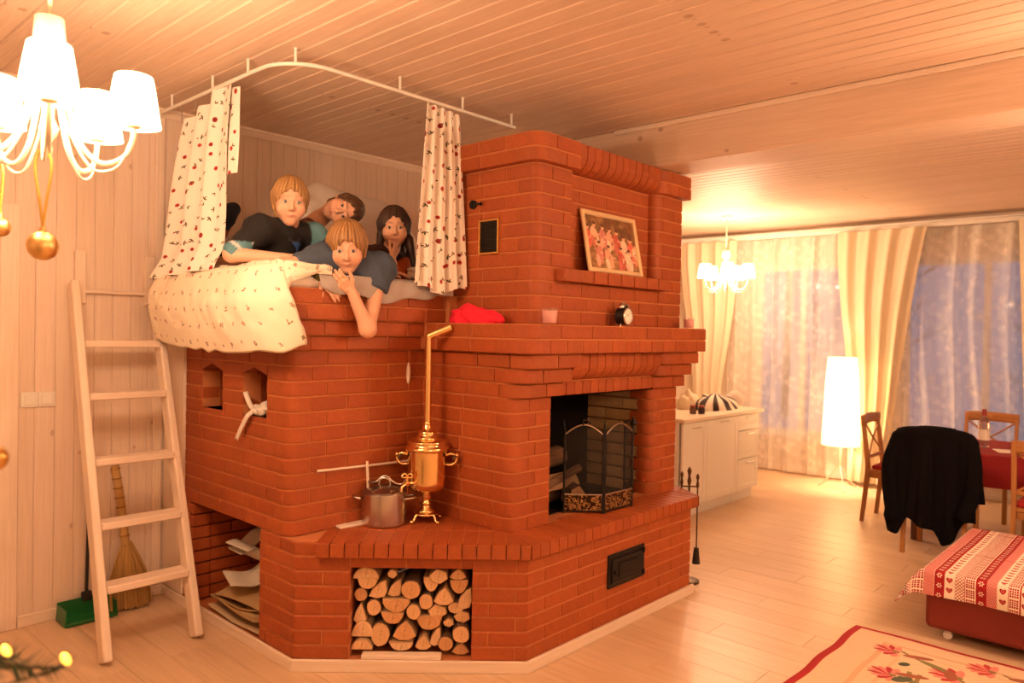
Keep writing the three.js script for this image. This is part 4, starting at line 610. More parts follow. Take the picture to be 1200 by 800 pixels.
{ // duvet hanging over the left edge and the front corner
  const xe = -.836, zf = -.779, r = .09, edge = (s) => { const a = Math.PI / 2 * r; if (s < -a / 2) return [xe, zf - r + (s + a / 2), -1, 0]; if (s > a / 2) return [xe + r + (s - a / 2), zf, 0, 1]; const t = (s + a / 2) / a * Math.PI / 2; return [xe + r - r * Math.cos(t), zf - r + r * Math.sin(t), -Math.cos(t), Math.sin(t)]; };
  const top = [[0, -1.16], [.62, -.12], [.70, -.05], [.76, -.02], [.80, -.01], [.84, .0], [.88, .03], [.94, .14], [1, .22]], bot = [[0, -1.18, 1.50], [.2, -.86, 1.47], [.4, -.52, 1.465], [.62, -.14, 1.462], [.70, .0, 1.475], [.76, .075, 1.505], [.80, .012, 1.60], [.84, -.012, 1.70], [.88, .02, 1.80], [.94, .14, 1.852], [1, .22, 1.852]];
  const pick = (L, u) => { for (let i = 1; i < L.length; i++) if (u <= L[i][0]) { const t = (u - L[i - 1][0]) / (L[i][0] - L[i - 1][0]); return L[i].map((x, k) => lerp(L[i - 1][k], x, t)); } return L[L.length - 1]; };
  const g = sheet(150, 70, (u, v) => {
    const st = pick(top, u)[1], [, sb, yb] = pick(bot, u), puff = (.5 + .5 * Math.sin(u * 26 + v * 3 + 2 * Math.sin(u * 9))) * .010 + .02 * vnoise(u * 14, v * 6, 6) + .008 * vnoise(u * 40, v * 16, 7);
    if (v < .4) { const w = v / .4, [x, z, nx, nz] = edge(st), inn = lerp(u > .7 ? .16 : .30, 0, w); return V(x - nx * inn + nx * .02, lerp(BED + .075, 1.872, smooth(0, .8, w)) + puff * w + -.018 * w * smooth(.80, .92, u), z - nz * inn + nz * .02); }
    const w = (v - .4) / .6, s = lerp(st, sb, w), [x, z, nx, nz] = edge(s), full = clamp((1.9 - yb) / .4, .08, 1), front = smooth(.60, .74, u), off = .02 - .012 * front + full * (lerp(.075, .028, front) * Math.sin(Math.pow(w, .75) * Math.PI * .86) + .012 * w + puff * Math.sin(w * 3.1)), ytop = 1.872 - .018 * smooth(.80, .92, u);
    const scallop = (.006 * Math.sin(u * 44 + 2 * Math.sin(u * 17)) + .014 * vnoise(u * 16, 1, 3)) * w * full;
    return V(x + nx * off, lerp(ytop, yb, Math.pow(w, 1.15)) + scallop + .02 * Math.sin(Math.min(1, w * 4) * 3.14) * full, z + nz * off);
  });
  const uv = g.attributes.uv; for (let i = 0; i < uv.count; i++) uv.setXY(i, uv.getX(i) * 2.1, uv.getY(i) * 1.0);
  single('duvet', 'cream duvet with tiny sprigs spilling over the bed edge above the ladder', 'duvet', thick(g, .02), std(0xffffff, .85, { map: withRepeat(sprigTex, 1, 1) }));
}
{ // pillows
  const pillow = (sx, sy, sz, seed) => { const g = new THREE.SphereGeometry(1, 48, 32), p = g.attributes.position, q = (a, e) => Math.sign(a) * Math.pow(Math.abs(a), e); for (let i = 0; i < p.count; i++) { const x = p.getX(i), y = p.getY(i), z = p.getZ(i), n = 1 + .10 * (vnoise(x * 3 + seed, y * 3 + z * 2 + 9, seed) - .5) + .04 * Math.sin(x * 9 + y * 6); p.setXYZ(i, q(x, .62) * sx * n, q(y, .75) * sy * n, q(z, .8) * sz * n); } g.computeVertexNormals(); return g; };
  const add = (label, pos, rot, s, seed) => { const o = single('pillow', label, 'pillow', pillow(...s, seed), linen, 'pillows on the stove bed'); o.position.set(...pos); o.rotation.set(...rot); };
  add('large plump white pillow propped against the back wall of the bed', [.36, 2.16, -1.92], [-.3, 0, -.12], [.50, .36, .13], 2);
  add('flat white pillow lying below the propped one on the bed', [.34, 1.97, -1.62], [.05, .2, .0], [.40, .09, .28], 5);
  add('soft white bolster at the foot of the right bed curtain', [.135, 1.90, -.95], [0, .2, .0], [.10, .045, .12], 7);
}
// ------------------------------------------------------------ bed curtains on a ceiling rail
const RAIL_Y = CEIL - .072, RX = -.872, RZ = -.705;
{
  const t = thing('curtain_rail', 'bent white curtain rail hanging from the ceiling around the bed', 'curtain rail', [RX, RAIL_Y, RZ]);
  const path = new THREE.CurvePath(); const r = .22, pts = [V(0, 0, WALL_Z - RZ + .01), V(0, 0, -r)]; for (let i = 1; i <= 10; i++) { const a = i / 10 * Math.PI / 2; pts.push(V(r - r * Math.cos(a), 0, -r + r * Math.sin(a))); } pts.push(V(.5, 0, 0), V(1.0, 0, 0), V(1.47, 0, 0));
  const c = new THREE.CatmullRomCurve3(pts, false, 'centripetal'); part('rail', tube(c, .0095, 160, 8), whitePaint, t);
  for (const [x, z] of [[0, -1.2], [0, -.72], [0, -.36], [.07, -.06], [.62, 0], [1.05, 0], [1.44, 0]]) part('bracket', plain([bar(V(x, 0, z), V(x, .072, z), .0065, .0065, 8), bar(V(x, .067, z), V(x, .072, z), .011, .011, 10)]), whitePaint, t);
}
function drapeGeo({ n = 60, m = 50, at, folds = 5, amp = .03, seed = 1, sag = 0, pow = 1 }) { // at(u,v) -> [along, y, out]; folds push outwards
  return sheet(n, m, (u, v) => { const w = u + .03 * Math.sin(v * 3 + seed) * v + .012 * Math.sin(v * 7 + seed * 3); const f = Math.sin(w * folds * 6.283 + seed) + .35 * Math.sin(w * folds * 12.9 + seed * 2.1 + v * 1.3); return at(u, v, f * amp * (.65 + .35 * Math.pow(v, pow))); });
}
{
  const left = drapeGeo({ n: 110, m: 60, folds: 3.2, amp: .026, seed: 2.0, at: (u, v, f) => {
    const z0 = lerp(-1.80, -2.06, Math.pow(v, .8)), z1 = lerp(-1.27, -1.33, v), z = lerp(z0, z1, u), sagTop = .095 * Math.pow(1 - u, 1.5) * (u < .62 ? 1 : smooth(.75, .62, u)) - (u > .62 ? .03 : 0), yt = RAIL_Y - .02 - sagTop * 1.0, yb = 1.872 - .035 * (1 - u);
    return V(RX + f + .015 + .10 * smooth(.85, 1, v) * -.45 - .02 * v, lerp(yt, yb, v), z + f * .35); } });
  const set = (g, a, b) => { const uv = g.attributes.uv; for (let i = 0; i < uv.count; i++) uv.setXY(i, uv.getX(i) * a, uv.getY(i) * b); return g; };
  const L = thing('bed_curtain', 'floral bed curtain gathered by the wall over the duvet', 'curtain', [0, 0, 0], 'floral bed curtains'); part('cloth', thick(set(left, 1.5, 1.6), .003), floral(1, 1), L);
  const flap = drapeGeo({ n: 24, m: 40, folds: .8, amp: .014, seed: 1.2, at: (u, v, f) => V(RX + .045 + f, lerp(RAIL_Y - .012, 2.33 + .02 * u, v), lerp(-1.42, -1.225, u) - .02 * v) }); part('flap', thick(set(flap, .4, .7), .003), floral(1, 1, .3), L);
  const right = drapeGeo({ n: 120, m: 60, folds: 4.2, amp: .022, seed: .6, at: (u, v, f) => { const x0 = lerp(-.085, -.135, v), x1 = lerp(.150, .186, Math.pow(v, .7)); const x = lerp(x0, x1, u); return V(x, lerp(RAIL_Y - .015 - .015 * u, 1.80 + .02 * Math.sin(u * 9) + (u < .15 ? .03 : 0), v), RZ + f * (u > .85 ? 1 - (u - .85) * 4 : 1) + .045 * v * u - .02 * v * (1 - u)); } });
  const Rr = thing('bed_curtain', 'floral bed curtain gathered beside the brick chimney', 'curtain', [0, 0, 0], 'floral bed curtains'); part('cloth', thick(set(right, .85, 1.6), .003), floral(1, 1, .2), Rr);
  const hooks = (p, arr) => { part('hooks', plain(arr.map(([x, y, z]) => bar(V(x, y, z), V(x, RAIL_Y, z), .003, .003, 6))), steel, p); };
  hooks(L, [[RX, RAIL_Y - .1, -1.78], [RX, RAIL_Y - .07, -1.62], [RX, RAIL_Y - .03, -1.45], [RX, RAIL_Y - .01, -1.30]]); hooks(Rr, [[-.07, RAIL_Y - .02, RZ], [.0, RAIL_Y - .02, RZ], [.09, RAIL_Y - .02, RZ]]);
}
// ------------------------------------------------------------ chandeliers
const shadeMat = phys(lin(.9, .82, .70), 1, { transmission: .5, thickness: 0, emissive: lin(1, .68, .36), emissiveIntensity: 2.2, side: THREE.DoubleSide });
const bulbMat = std(lin(1, .9, .7), .5, { emissive: lin(1, .72, .4), emissiveIntensity: 8 }), ivory = std(lin(.80, .70, .52), .4);
function makeChandelier(label, x, z, phase, lit = 1) {
  const t = thing('chandelier', label, 'chandelier', [x, CEIL, z], 'ivory chandeliers with cone shades');
  const Y = (y) => y - CEIL - (y < 2.535 && y > 1 ? .045 : 0), RA = .228;
  part('rod', plain([bar(V(0, -.001, 0), V(0, Y(2.52), 0), .006, .006, 8), lathe([[.001, 0], [.055, 0], [.05, -.02], [.015, -.035], [.001, -.036]].reverse(), 24)]), ivory, t);
  part('cup', lathe([[.001, Y(2.455)], [.038, Y(2.455)], [.042, Y(2.47)], [.038, Y(2.53)], [.02, Y(2.534)], [.001, Y(2.534)]], 24), ivory, t);
  part('column', lathe([[.001, Y(2.12)], [.008, Y(2.13)], [.012, Y(2.15)], [.006, Y(2.165)], [.022, Y(2.19)], [.026, Y(2.21)], [.014, Y(2.24)], [.018, Y(2.33)], [.013, Y(2.38)], [.022, Y(2.44)], [.02, Y(2.46)]], 20), ivory, t);
  for (let i = 0; i < 5; i++) {
    const a = phase + i * 1.2566, c = Math.cos(a), s = Math.sin(a), P = (r, y, k = 0) => V(c * r - s * k, Y(y), s * r + c * k);
    const arm = part('arm', plain([tube([P(.02, 2.40), P(.045, 2.30), P(.09, 2.16), P(.145, 2.115), P(.205, 2.14), P(RA, 2.20), P(RA, 2.245)], .0075, 36, 8), tube([P(.02, 2.36, .012), P(.06, 2.20, .014), P(.13, 2.09, .012), P(.185, 2.105, .008), P(RA - .005, 2.19, 0)], .004, 30, 6), lathe([[.001, 0], [.02, .004], [.024, .012], [.012, .014], [.012, .05], [.001, .05]], 16).translate(c * RA, Y(2.225), s * RA)]), ivory, t);
    const sh = part('shade', lathe([[.077, Y(2.235)], [.0745, Y(2.25)], [.054, Y(2.378)], [.0525, Y(2.382)], [.0515, Y(2.38)], [.072, Y(2.25)], [.0745, Y(2.235)], [.077, Y(2.235)]], 40).translate(c * RA, 0, s * RA), shadeMat, t);
    part('bulb', moved(new THREE.SphereGeometry(.017, 14, 10), c * RA, Y(2.305), s * RA), bulbMat, arm);
    const l = new THREE.PointLight(LAMP_COLOR, BULB_INTENSITY * lit); l.name = 'bulb_light'; l.position.set(c * RA, Y(2.305), s * RA); l.castShadow = true; l.shadow.radius = 1.1; t.add(l);
  }
  return t;
}
const c1 = atDepth(57, 150, 2.2), c2 = onY(852, 253, CEIL);
makeChandelier('ivory chandelier with gold baubles hanging from it, in front of the boarded wall', c1.x, c1.z, 1.84);
makeChandelier('ivory chandelier over the kitchen cabinet near the window curtains', c2.x, c2.z, 2.60, 1.3);
makeChandelier('ivory chandelier over the living room rug', 1.35, 2.7, .6, 1.8);
makeChandelier('ivory chandelier behind the photographer at the living room end', -1.7, 3.4, .2, .8);
{ // gold baubles on ribbons
  const ball = std(lin(.88, .60, .24), .38, { metalness: 1 }), rib = std(lin(.62, .38, .07), .4, { metalness: .3 });
  const bauble = (label, u, v, d, r, topY, spread) => { const p = atDepth(u, v, d), t = thing('gold_bauble', label, 'bauble', [p.x, p.y, p.z], 'gold baubles on ribbons'); part('ball', new THREE.SphereGeometry(r, 32, 24), ball, t); part('cap', moved(new THREE.CylinderGeometry(.009, .011, .014, 12), 0, r + .005, 0), ball, t); const h = topY - p.y; for (const s of [-1, 1]) part('ribbon', tube([V(0, r + .01, 0), V(s * spread * .4 * RIGHT.x, h * .45, s * spread * .4 * RIGHT.z), V(s * spread * RIGHT.x, h * .85, s * spread * RIGHT.z), V(s * spread * .5 * RIGHT.x, h, s * spread * .5 * RIGHT.z)], .0042, 20, 6), rib, t); };
  bauble('large matt gold bauble on a long ribbon below the chandelier', 50, 288, 2.2, .0425, 2.10, .024);
  bauble('smaller shiny gold bauble on a ribbon near the door casing', 0, 266, 2.32, .03, 2.08, .008);
}
// ------------------------------------------------------------ curtains at the windows
{
  const t = thing('window_curtain_rail', 'long white curtain rail over the windows', 'curtain rail', [5.86, CEIL - .10, 0]); part('rail', cboxAt(.05, .045, 6.6, 0, 0, .4, .008, 'z'), whitePaint, t); part('fascia', cboxAt(.16, .02, 6.6, .06, .034, .4, .004, 'z'), whitePaint, t);
  const drapeMat = phys(lin(.93, .82, .62), .95, { transmission: .35, thickness: 0, side: THREE.DoubleSide });
  const T = CEIL - .125;
  const d1 = drapeGeo({ n: 100, m: 60, folds: 4, amp: .035, seed: .4, at: (u, v, f) => { const k = smooth(0, .72, v), z0 = lerp(-2.62, -2.40, k), z1 = lerp(-1.86, -2.02, k * k); const fl = smooth(.72, 1, v); return V(5.80 + f * (1 - .45 * k + .3 * fl), lerp(T, .06, v), lerp(z0 - fl * .1, z1 + fl * .06, u)); } });
  tag(part('drape', thick(d1, .004), drapeMat), 'cream drape drawn aside behind the kitchen counter', 'curtain', 'cream window drapes');
  const d2 = drapeGeo({ n: 120, m: 60, folds: 4, amp: .04, seed: 1.7, at: (u, v, f) => { const k = smooth(0, .75, v), z0 = lerp(-.68, -.52, k), z1 = lerp(.20, -.16, Math.pow(v, .85)); return V(5.78 + f * (1 - .3 * k), lerp(T, .05, v), lerp(z0, z1, u)); } });
  tag(part('drape', thick(d2, .004), drapeMat), 'cream drape gathered between the two windows beside the floor lamp', 'curtain', 'cream window drapes');
  const d3 = drapeGeo({ n: 80, m: 50, folds: 5, amp: .035, seed: 2.9, at: (u, v, f) => V(5.78 + f, lerp(T, .05, v), lerp(lerp(.98, 1.10, v), 1.7, u)) });
  tag(part('drape', thick(d3, .004), drapeMat), 'cream drape hanging behind the far end of the dining table', 'curtain', 'cream window drapes');
  // sheer lace: threads close in the flowers, open between
  const lace = canvasTex(512, 512, (c, W) => { c.fillStyle = '#969696'; c.fillRect(0, 0, W, W); const R = rng(61); for (let i = 0; i < 90; i++) { const x = R() * W, y = R() * W, r = 12 + R() * 22; c.strokeStyle = `rgba(255,255,255,${.16 + R() * .16})`; c.lineWidth = 3 + R() * 3; for (let k = 0; k < 7; k++) { const a = k / 7 * 6.283; for (const [dx, dy] of [[0, 0], [W, 0], [-W, 0], [0, W], [0, -W]]) { c.beginPath(); c.ellipse(x + Math.cos(a) * r * .6 + dx, y + Math.sin(a) * r * .6 + dy, r * .35, r * .22, a, 0, 6.3); c.stroke(); } } } }, false);
  const sheerMat = phys(lin(.95, .90, .82), .95, { alphaMap: withRepeat(lace, 1, 1), transparent: true, transmission: .35, thickness: 0, side: THREE.DoubleSide });
  const sheer = (label, z0, z1, folds, seed) => { const g = drapeGeo({ n: 190, m: 30, folds, amp: .055, seed, at: (u, v, f) => V(5.93 + f * .9, lerp(T, .03, v), lerp(z0, z1, u) + .03 * Math.sin(u * folds * 6.283 * .5 + 1)) }); const uv = g.attributes.uv; for (let i = 0; i < uv.count; i++) uv.setXY(i, uv.getX(i) * Math.abs(z1 - z0) * 1.5, uv.getY(i) * 3.6); tag(part('sheer_curtain', g, sheerMat), label, 'curtain', 'lace sheers at the windows'); };
  sheer('lace sheer curtain over the window beside the floor lamp', -2.05, -.42, 7, .3);
  sheer('lace sheer curtain over the window behind the dining table', -.15, 1.5, 7, 1.9);
}
{ // floor lamp
  const t = thing('floor_lamp', 'tall glowing white floor lamp standing before the sheer curtain', 'lamp', [5.52, 0, -.50]);
  const sh = phys(lin(.9, .84, .72), 1, { transmission: .5, thickness: 0, emissive: lin(1, .74, .42), emissiveIntensity: 2.2, side: THREE.DoubleSide });
  part('shade', lathe([[.19, .46], [.185, .60], [.165, 1.1], [.145, 1.38], [.143, 1.38], [.163, 1.1], [.183, .60], [.188, .46]], 40), sh, t);
  part('pole', bar(V(0, .22, 0), V(0, 1.25, 0), .01), ivory, t);
  for (let i = 0; i < 3; i++) { const a = i * 2.094 + .5; part('leg', tube([V(0, .24, 0), V(Math.cos(a) * .07, .16, Math.sin(a) * .07), V(Math.cos(a) * .17, .04, Math.sin(a) * .17), V(Math.cos(a) * .22, .008, Math.sin(a) * .22)], .007, 14, 8), ivory, t); }
  for (const y of [.7, 1.1]) { part('bulb', moved(new THREE.SphereGeometry(.028, 14, 10), 0, y, .03), bulbMat, t); const l = new THREE.PointLight(LAMP_COLOR, FLOOR_LAMP_INTENSITY); l.name = 'bulb_light'; l.position.set(0, y, .03); l.castShadow = true; l.shadow.radius = 1.4; t.add(l); }
}

// ------------------------------------------------------------ dining corner
const chairWood = std(0xffffff, .4, { map: withRepeat(pineTex(131, [.74, .52, .30], 1.2, 2), 2, .6) }), redCushion = std(lin(.34, .012, .012), .9);
function makeChair(label, x, z, turn) {
  const t = thing('dining_chair', label, 'chair', [x, 0, z], 'dining chairs with crossed backs', turn);
  const post = (s) => { // bent post: square section lofted through four heights
    const st = [[0, -.040, .028], [.43, .002, .040], [.50, .002, .038], [.915, -.052, .026]], w = .014, pos = [], q = (a, b, c, d) => pos.push(...a, ...b, ...c, ...a, ...c, ...d), ring = ([y, z, d]) => [[-w, y, z - d / 2], [w, y, z - d / 2], [w, y, z + d / 2], [-w, y, z + d / 2]].map(([x, yy, zz]) => [x + s * .198, yy, zz]);
    for (let i = 0; i < 3; i++) { const A = ring(st[i]), B = ring(st[i + 1]); for (let k = 0; k < 4; k++) { const m = (k + 1) % 4; q(A[m], A[k], B[k], B[m]); } } const T = ring(st[3]), O = ring(st[0]); q(T[3], T[2], T[1], T[0]); q(O[0], O[1], O[2], O[3]);
    const g = new THREE.BufferGeometry(); g.setAttribute('position', new THREE.Float32BufferAttribute(pos, 3)); g.computeVertexNormals(); return boxUV(g, 'y'); };
  for (const s of [-1, 1]) { part('back_leg', post(s), chairWood, t); part('front_leg', moved(cbox(.036, .44, .036, .005, 'y').clone(), s * .19, .22, .40), chairWood, t); }
  part('seat', moved(boxUV(new RoundedBoxGeometry(.43, .028, .43, 3, .01), 'x'), 0, .448, .215), chairWood, t);
  part('cushion', moved(new RoundedBoxGeometry(.40, .035, .39, 4, .016), 0, .478, .225), redCushion, t);
  part('apron', plain([cboxAt(.36, .05, .018, 0, .41, .40, .003, 'x'), cboxAt(.018, .05, .36, -.19, .41, .21, .003, 'z'), cboxAt(.018, .05, .36, .19, .41, .21, .003, 'z'), cboxAt(.36, .05, .018, 0, .41, .02, .003, 'x')]), chairWood, t);
  const zt = (y) => .01 - (y - .45) * .12;
  part('top_rail', boxUV(thick(sheet(12, 3, (u, v) => V((u - .5) * .43, .835 + v * .085 + .008 * Math.sin(u * 3.14), zt(.87) + .0 - .022 * Math.sin(u * 3.14))), .024), 'x'), chairWood, t);
  part('lower_rail', cboxAt(.37, .03, .018, 0, .565, zt(.565) + .01, .003, 'x'), chairWood, t);
  part('cross_bar', plain([tube([V(-.185, .575, zt(.58) + .012), V(0, .70, zt(.7) - .006), V(.185, .84, zt(.84) + .008)], .009, 12, 6), tube([V(.185, .575, zt(.58) + .012), V(0, .70, zt(.7) + .006), V(-.185, .84, zt(.84) + .008)], .009, 12, 6)]), chairWood, t);
  return t;
}
makeChair('pine dining chair with a red cushion standing beside the floor lamp', 4.43, .17, 0);
makeChair('pine dining chair with the black jacket hung over its back', 3.50, .86, Math.PI / 2);
makeChair('pine dining chair across the table behind the wine bottle', 5.42, .86, -Math.PI / 2);
makeChair('pine dining chair on the ottoman side of the table without a jacket', 3.40, 1.56, Math.PI / 2);
{ // jacket
  const t = thing('jacket', 'black jacket hung over the back of a dining chair', 'jacket', [3.50, 0, .86]), black = phys(lin(.004, .003, .004), 1, { specularIntensity: .25 });
  const g = sheet(60, 60, (u, v) => {
    const a = v * 2 - 1, side = Math.sign(a) || 1, w = Math.abs(a), s = u * 2 - 1, half = lerp(.245, .30, Math.pow(w, .7)), fold = .016 * Math.sin(u * 23 + a * 2) * w + .01 * Math.sin(u * 41 + 3) * w;
    const yTop = .945 - .03 * Math.pow(Math.abs(s), 4), hem = side < 0 ? .26 + .05 * Math.sin(u * 7 + 1) - .16 * smooth(.45, .7, -s) * smooth(1.05, .9, -s) - .12 * smooth(.1, .35, s) * smooth(.75, .5, s) : .42;
    const y = lerp(yTop, hem, Math.pow(w, 1.1)), lean = -.06 * smooth(.94, .5, y) * 0 - (y > .45 ? (y - .45) * .12 : 0);
    return V(lean + side * (.038 + .05 * Math.pow(w, .6) + fold) * (w < .08 ? w / .08 : 1), y, s * half - (side < 0 ? .02 * w : 0)); });
  part('body', thick(g, .014), black, t);
  part('sleeve', plain([tube([V(-.06, .86, -.235), V(-.10, .66, -.285), V(-.11, .42, -.27), V(-.115, .26, -.24)], .05, 20, 12), moved(new THREE.SphereGeometry(.05, 12, 8), -.06, .86, -.235)]), black, t);
  part('sleeve', plain([tube([V(-.06, .86, .235), V(-.10, .66, .27), V(-.105, .46, .25), V(-.11, .33, .20)], .048, 20, 12), moved(new THREE.SphereGeometry(.048, 12, 8), -.06, .86, .235)]), black, t);
  part('collar', tube([V(.02, .925, -.12), V(-.015, .935, -.05), V(-.015, .935, .05), V(.02, .925, .12)], .022, 16, 10), black, t);
}
const TB = { x0: 3.83, x1: 4.80, z0: .52, z1: 2.1, y: .74 };
{
  const t = thing('dining_table', 'long wooden dining table under a red cloth', 'table', [(TB.x0 + TB.x1) / 2, 0, (TB.z0 + TB.z1) / 2]), dark = std(lin(.09, .03, .015), .5), hx = (TB.x1 - TB.x0) / 2, hz = (TB.z1 - TB.z0) / 2;
  part('tabletop', cboxAt(hx * 2, .03, hz * 2, 0, TB.y - .016, 0, .005, 'z'), dark, t);
  for (const a of [-1, 1]) for (const b of [-1, 1]) part('leg', cboxAt(.07, TB.y - .032, .07, a * (hx - .1), (TB.y - .032) / 2, b * (hz - .12), .006), dark, t);
  const n = 160, per = (u) => { const L = [2 * hx, 2 * hz, 2 * hx, 2 * hz], tot = 4 * (hx + hz); let s = u * tot; const c = [[-hx, -hz, 1, 0, 0, -1], [hx, -hz, 0, 1, 1, 0], [hx, hz, -1, 0, 0, 1], [-hx, hz, 0, -1, -1, 0]]; for (let i = 0; i < 4; i++) { if (s <= L[i] + 1e-9) return [c[i][0] + c[i][2] * s, c[i][1] + c[i][3] * s, c[i][4], c[i][5], Math.min(s, L[i] - s)]; s -= L[i]; } return [-hx, -hz, 0, -1, 0]; };
  const skirt = sheet(n, 10, (u, v) => { const [x, z, nx, nz, e] = per(u % 1), f = .014 * (1 + Math.sin(u * 95)) * v + .004, cnr = Math.exp(-e * 9) * .05 * v; return V(x + nx * (f + cnr), TB.y + .003 - v * (.235 + .02 * Math.exp(-e * 8)), z + nz * (f + cnr)); });
  const c = single('tablecloth', 'deep red tablecloth hanging over the dining table', 'tablecloth', plain([cboxAt(hx * 2 + .012, .004, hz * 2 + .012, 0, TB.y + .003, 0, .001), thick(skirt, .004)]), std(lin(.26, .008, .012), .85)); c.position.set((TB.x0 + TB.x1) / 2, 0, (TB.z0 + TB.z1) / 2);
}
{
  const b = thing('wine_bottle', 'white labelled wine bottle with a red cap on the dining table', 'bottle', [4.26, TB.y + .0055, 1.02]), glass = phys(lin(.85, .80, .78), .05, { transmission: .9, thickness: .02, ior: 1.5, attenuationColor: lin(.7, .45, .4), attenuationDistance: .1 });
  part('glass', lathe([[.001, 0], [.036, 0], [.039, .006], [.039, .185], [.034, .205], [.016, .235], [.014, .245], [.014, .295], [.001, .296]], 28), glass, b);
  part('label', new THREE.CylinderGeometry(.0395, .0395, .085, 28, 1, true).translate(0, .10, 0), std(lin(.82, .76, .66), .7), b); part('cap', lathe([[.001, .302], [.0155, .30], [.0155, .245], [.0145, .245]].reverse(), 20), std(lin(.28, .01, .015), .4), b);
  const nap = single('paper_napkin', 'white paper napkin lying flat by the wine bottle', 'napkin', moved(cbox(.20, .003, .15, .001).clone(), 0, .007, 0), std(lin(.82, .76, .68), .8)); nap.position.set(4.12, TB.y + .0008, 1.2); nap.rotation.y = .4;
}
// ------------------------------------------------------------ kitchen cabinets and counter
{
  const zf = -.96, X = (u) => onZ(u, 530, zf).x, x0 = 3.02, xa = X(826), xb = X(862.5), x1 = X(886), H = .835, dep = .58;
  const cab = (name, label, a, b) => { const t = thing(name, label, 'cabinet', [(a + b) / 2, 0, zf - dep / 2]), w = b - a; part('carcass', cboxAt(w - .002, H - .10, dep - .02, 0, .10 + (H - .10) / 2, -.012, .002), whitePaint, t); part('toe_kick', cboxAt(w - .002, .098, .018, 0, .049, dep / 2 - .05, .002), whitePaint, t); return [t, w]; };
  const frontPanel = (t, w, y0, y1, nm, hy) => { const z = dep / 2 + .009, d = part(nm, plain([cboxAt(w - .006, y1 - y0 - .004, .018, 0, (y0 + y1) / 2, z - .002, .003), cboxAt(w - .006, .055, .006, 0, y1 - .0295, z + .008, .002, 'x'), cboxAt(w - .006, .055, .006, 0, y0 + .0295, z + .008, .002, 'x'), cboxAt(.055, y1 - y0 - .114, .006, -w / 2 + .0305, (y0 + y1) / 2, z + .008, .002), cboxAt(.055, y1 - y0 - .114, .006, w / 2 - .0305, (y0 + y1) / 2, z + .008, .002)]), whitePaint, t); part('handle', plain([bar(V(-.07, hy, z + .034), V(.07, hy, z + .034), .005), bar(V(-.055, hy, z + .01), V(-.055, hy, z + .034), .004), bar(V(.055, hy, z + .01), V(.055, hy, z + .034), .004)]), steel, d); };
  const [t1, w1] = cab('base_cabinet', 'white base cabinet with a plain door next to the fireplace', x0, xa); frontPanel(t1, w1, .105, H - .004, 'door', H - .05);
  const [t2, w2] = cab('base_cabinet', 'white base cabinet with a framed door between door and drawer units', xa, xb); frontPanel(t2, w2, .105, H - .004, 'door', H - .032);
  const [t3, w3] = cab('drawer_cabinet', 'white drawer cabinet with three drawers at the counter end', xb, x1); frontPanel(t3, w3, .105, .405, 'drawer', .372); frontPanel(t3, w3, .41, .68, 'drawer', .648); frontPanel(t3, w3, .685, H - .004, 'drawer', H - .035);
  const top = H, c = single('countertop', 'cream worktop running over the white cabinets', 'worktop', moved(cbox(x1 - x0 + .09, .036, dep + .06, .006, 'x').clone(), (x0 + x1) / 2 + .03, top + .019, zf - dep / 2 + .01), std(lin(.78, .66, .50), .35));
  const stripe = canvasTex(256, 64, (k, w, h) => { k.fillStyle = '#efe0cc'; k.fillRect(0, 0, w, h); const R = rng(2); for (let i = 0; i < 11; i++) { k.fillStyle = '#3a2a26'; k.beginPath(); const x = i * 24; k.moveTo(x, 0); k.lineTo(x + 9 + R() * 4, 0); k.lineTo(x + 14 + R() * 4, h); k.lineTo(x + 6, h); k.fill(); } });
  const mound = (sx, sy, sz, seed) => { const g = new THREE.SphereGeometry(1, 40, 24), p = g.attributes.position; for (let i = 0; i < p.count; i++) { const x = p.getX(i), y = p.getY(i), z = p.getZ(i), n = .75 + .5 * vnoise(x * 2.5 + seed, z * 2.5 + y * 2, seed); p.setXYZ(i, x * sx * n, Math.max(-.02, y) * sy * n, z * sz * n); } g.computeVertexNormals(); return g; };
  const y = top + .038; const put = (o, u, v, d) => { const p = onZ(u, v, zf - d); o.position.set(p.x, y + .002, p.z); };
  put(single('striped_towel', 'crumpled black and white striped towel on the worktop', 'towel', mound(.30, .13, .17, 3), std(0xffffff, .9, { map: stripe })), 838, 478, .26);
  put(single('bread_bag', 'cream rounded bread bag on the worktop by the chimney', 'bag', mound(.12, .16, .11, 8), std(lin(.80, .68, .48), .6)), 806, 478, .42);
  put(single('crumpled_napkin', 'pale crumpled napkin at the worktop end beside the striped towel', 'napkin', mound(.12, .13, .11, 12), std(lin(.78, .68, .60), .8)), 858, 474, .36);
  [['dark_jar', 'small dark jar with a red lid in front of the striped towel', 822, 486, .10, lin(.05, .02, .02)], ['dark_jar', 'small brown jar next to the bread bag', 812, 484, .16, lin(.16, .07, .04)]].forEach(([n, l, u, v, d, col]) => { const p = onZ(u, v, zf - d), t = thing(n, l, 'jar', [p.x, y + .001, p.z], 'small jars on the worktop'); part('body', lathe([[.001, 0], [.028, 0], [.03, .005], [.03, .05], [.025, .058], [.001, .058]], 20), std(col, .3), t); part('lid', lathe([[.001, .076], [.026, .075], [.027, .058], [.001, .058]].reverse(), 20), std(lin(.42, .04, .03), .4), t); });
}
